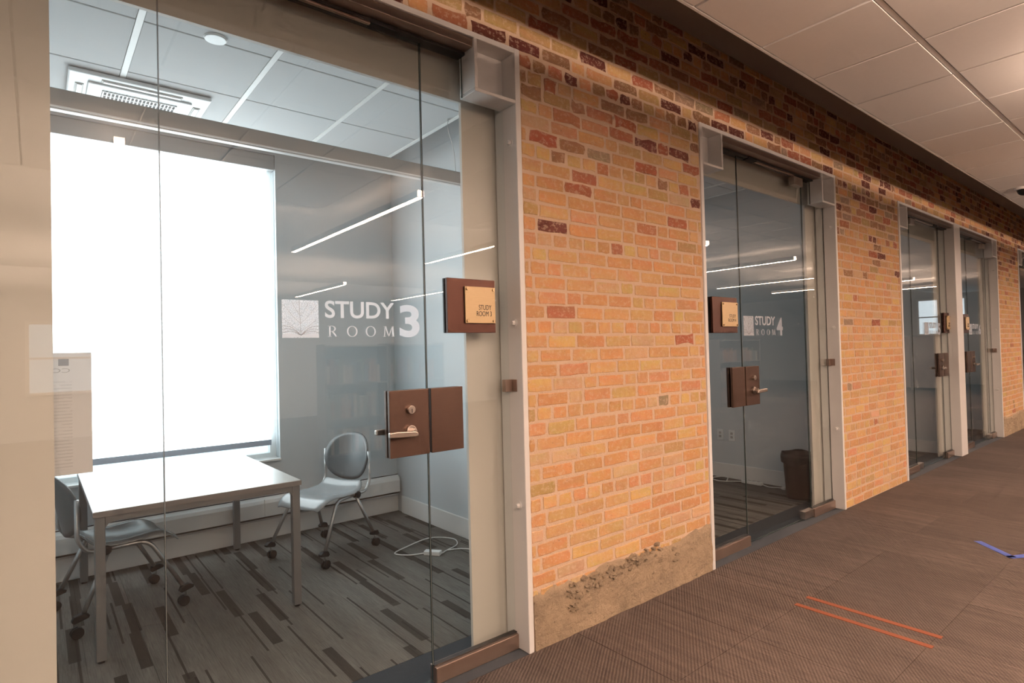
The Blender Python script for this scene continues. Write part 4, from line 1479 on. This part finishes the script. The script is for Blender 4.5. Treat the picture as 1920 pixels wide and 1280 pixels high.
# windows in the far walls of the library
def hall_window(n, along, a, b, z0, z1):
    w_ = structure('window_%d' % n, (0, 0, 0))
    f = MB()
    t_ = 0.06
    if along == 'x':
        y = Y_FAR
        MB().box(a, b, y + 0.004, y + 0.012, z0, z1).build('pane', 'hall_window', w_)
        f.box(a - t_, a, y, y + 0.05, z0 - t_, z1 + t_).box(b, b + t_, y, y + 0.05, z0 - t_, z1 + t_).box(a, b, y, y + 0.05, z1, z1 + t_).box(a, b, y, y + 0.05, z0 - t_, z0)
        zm = (z0 + z1) / 2
        f.box(a, b, y + 0.012, y + 0.04, zm - 0.02, zm + 0.02)
        f.build('window_frame', 'white_paint', w_)
    else:
        x = X_END
        MB().box(x - 0.012, x - 0.004, a, b, z0, z1).build('pane', 'hall_window', w_)
        f.box(x - 0.05, x, a - t_, a, z0 - t_, z1 + t_).box(x - 0.05, x, b, b + t_, z0 - t_, z1 + t_).box(x - 0.05, x, a, b, z1, z1 + t_).box(x - 0.05, x, a, b, z0 - t_, z0)
        zm = (z0 + z1) / 2
        f.box(x - 0.04, x - 0.012, a, b, zm - 0.02, zm + 0.02)
        f.build('window_frame', 'white_paint', w_)


hall_window(31, 'x', -0.1, 0.9, 0.9, 2.2)
hall_window(33, 'y', -4.5, -3.2, 1.7, 2.85)

# bookcases and books across the hall
# (x, y) of the left end of the front; first along the hall, the last three turned to face down its length
CASES = [(3.0, -5.3, 0), (3.95, -5.3, 0), (12.6, -5.3, 0), (13.55, -5.3, 0), (20.6, -2.75, 1), (20.6, -3.70, 1), (20.6, -4.65, 1)]
ORD = ['first', 'second', 'third', 'fourth', 'fifth', 'sixth', 'seventh']
ORDB = ['first', 'second', 'third', 'fourth', 'fifth', 'sixth', 'seventh', 'eighth', 'ninth', 'tenth', 'eleventh', 'twelfth', 'thirteenth', 'fourteenth']
book_me = {}
for q, (cx, cy, turned) in enumerate(CASES):
    rz = -math.pi / 2 if turned else 0.0
    bc = thing('bookcase', 'dark steel bookcase with three rows of books, %s of those across the hall' % ORD[q], 'bookcase', (cx, cy, 0), rz, 'library bookcases')
    for x in (0, 0.915):
        MB().box(x, x + 0.025, -0.3, 0, 0, 1.62).build('side_panel', 'shelf_steel', bc, world=False, bevel=0.002)
    MB().box(0.025, 0.915, -0.3, -0.29, 0.08, 1.6).build('back_panel', 'shelf_steel', bc, world=False)
    for z in (0.10, 0.58, 1.06, 1.58):
        MB().box(0.025, 0.915, -0.29, 0, z, z + 0.022).build('shelf', 'shelf_steel', bc, world=False)
    for row, z in (('bottom', 0.122), ('middle', 0.602), ('top', 1.082)):
        x = 0.03
        for k in range(14):
            w = rnd.choice((0.042, 0.054, 0.066))
            h = rnd.choice((0.24, 0.28, 0.33))
            if x + w > 0.91:
                break
            ci = rnd.randrange(6)
            key = (w, h, ci)
            if key not in book_me:
                mb = MB()
                # rounded spine towards the front
                mb.prism([(0, -0.2), (w, -0.2), (w, -0.012), (w * 0.8, -0.003), (w * 0.5, 0), (w * 0.2, -0.003), (0, -0.012)], 'xy', 0, h)
                o = mb.build('library_book', 'book_%d' % ci)
                book_me[key] = o.data
            else:
                o = bpy.data.objects.new('library_book', book_me[key])
                COL.objects.link(o)
            lx, ly = x, -0.03
            o.location = (cx + lx * math.cos(rz) - ly * math.sin(rz), cy + lx * math.sin(rz) + ly * math.cos(rz), z)
            o.rotation_euler.z = rz
            tag(o, '%s book from the left on the %s shelf of the %s bookcase across the hall' % (ORDB[k], row, ORD[q]), 'book', 'library books across the hall')
            x += w + 0.001
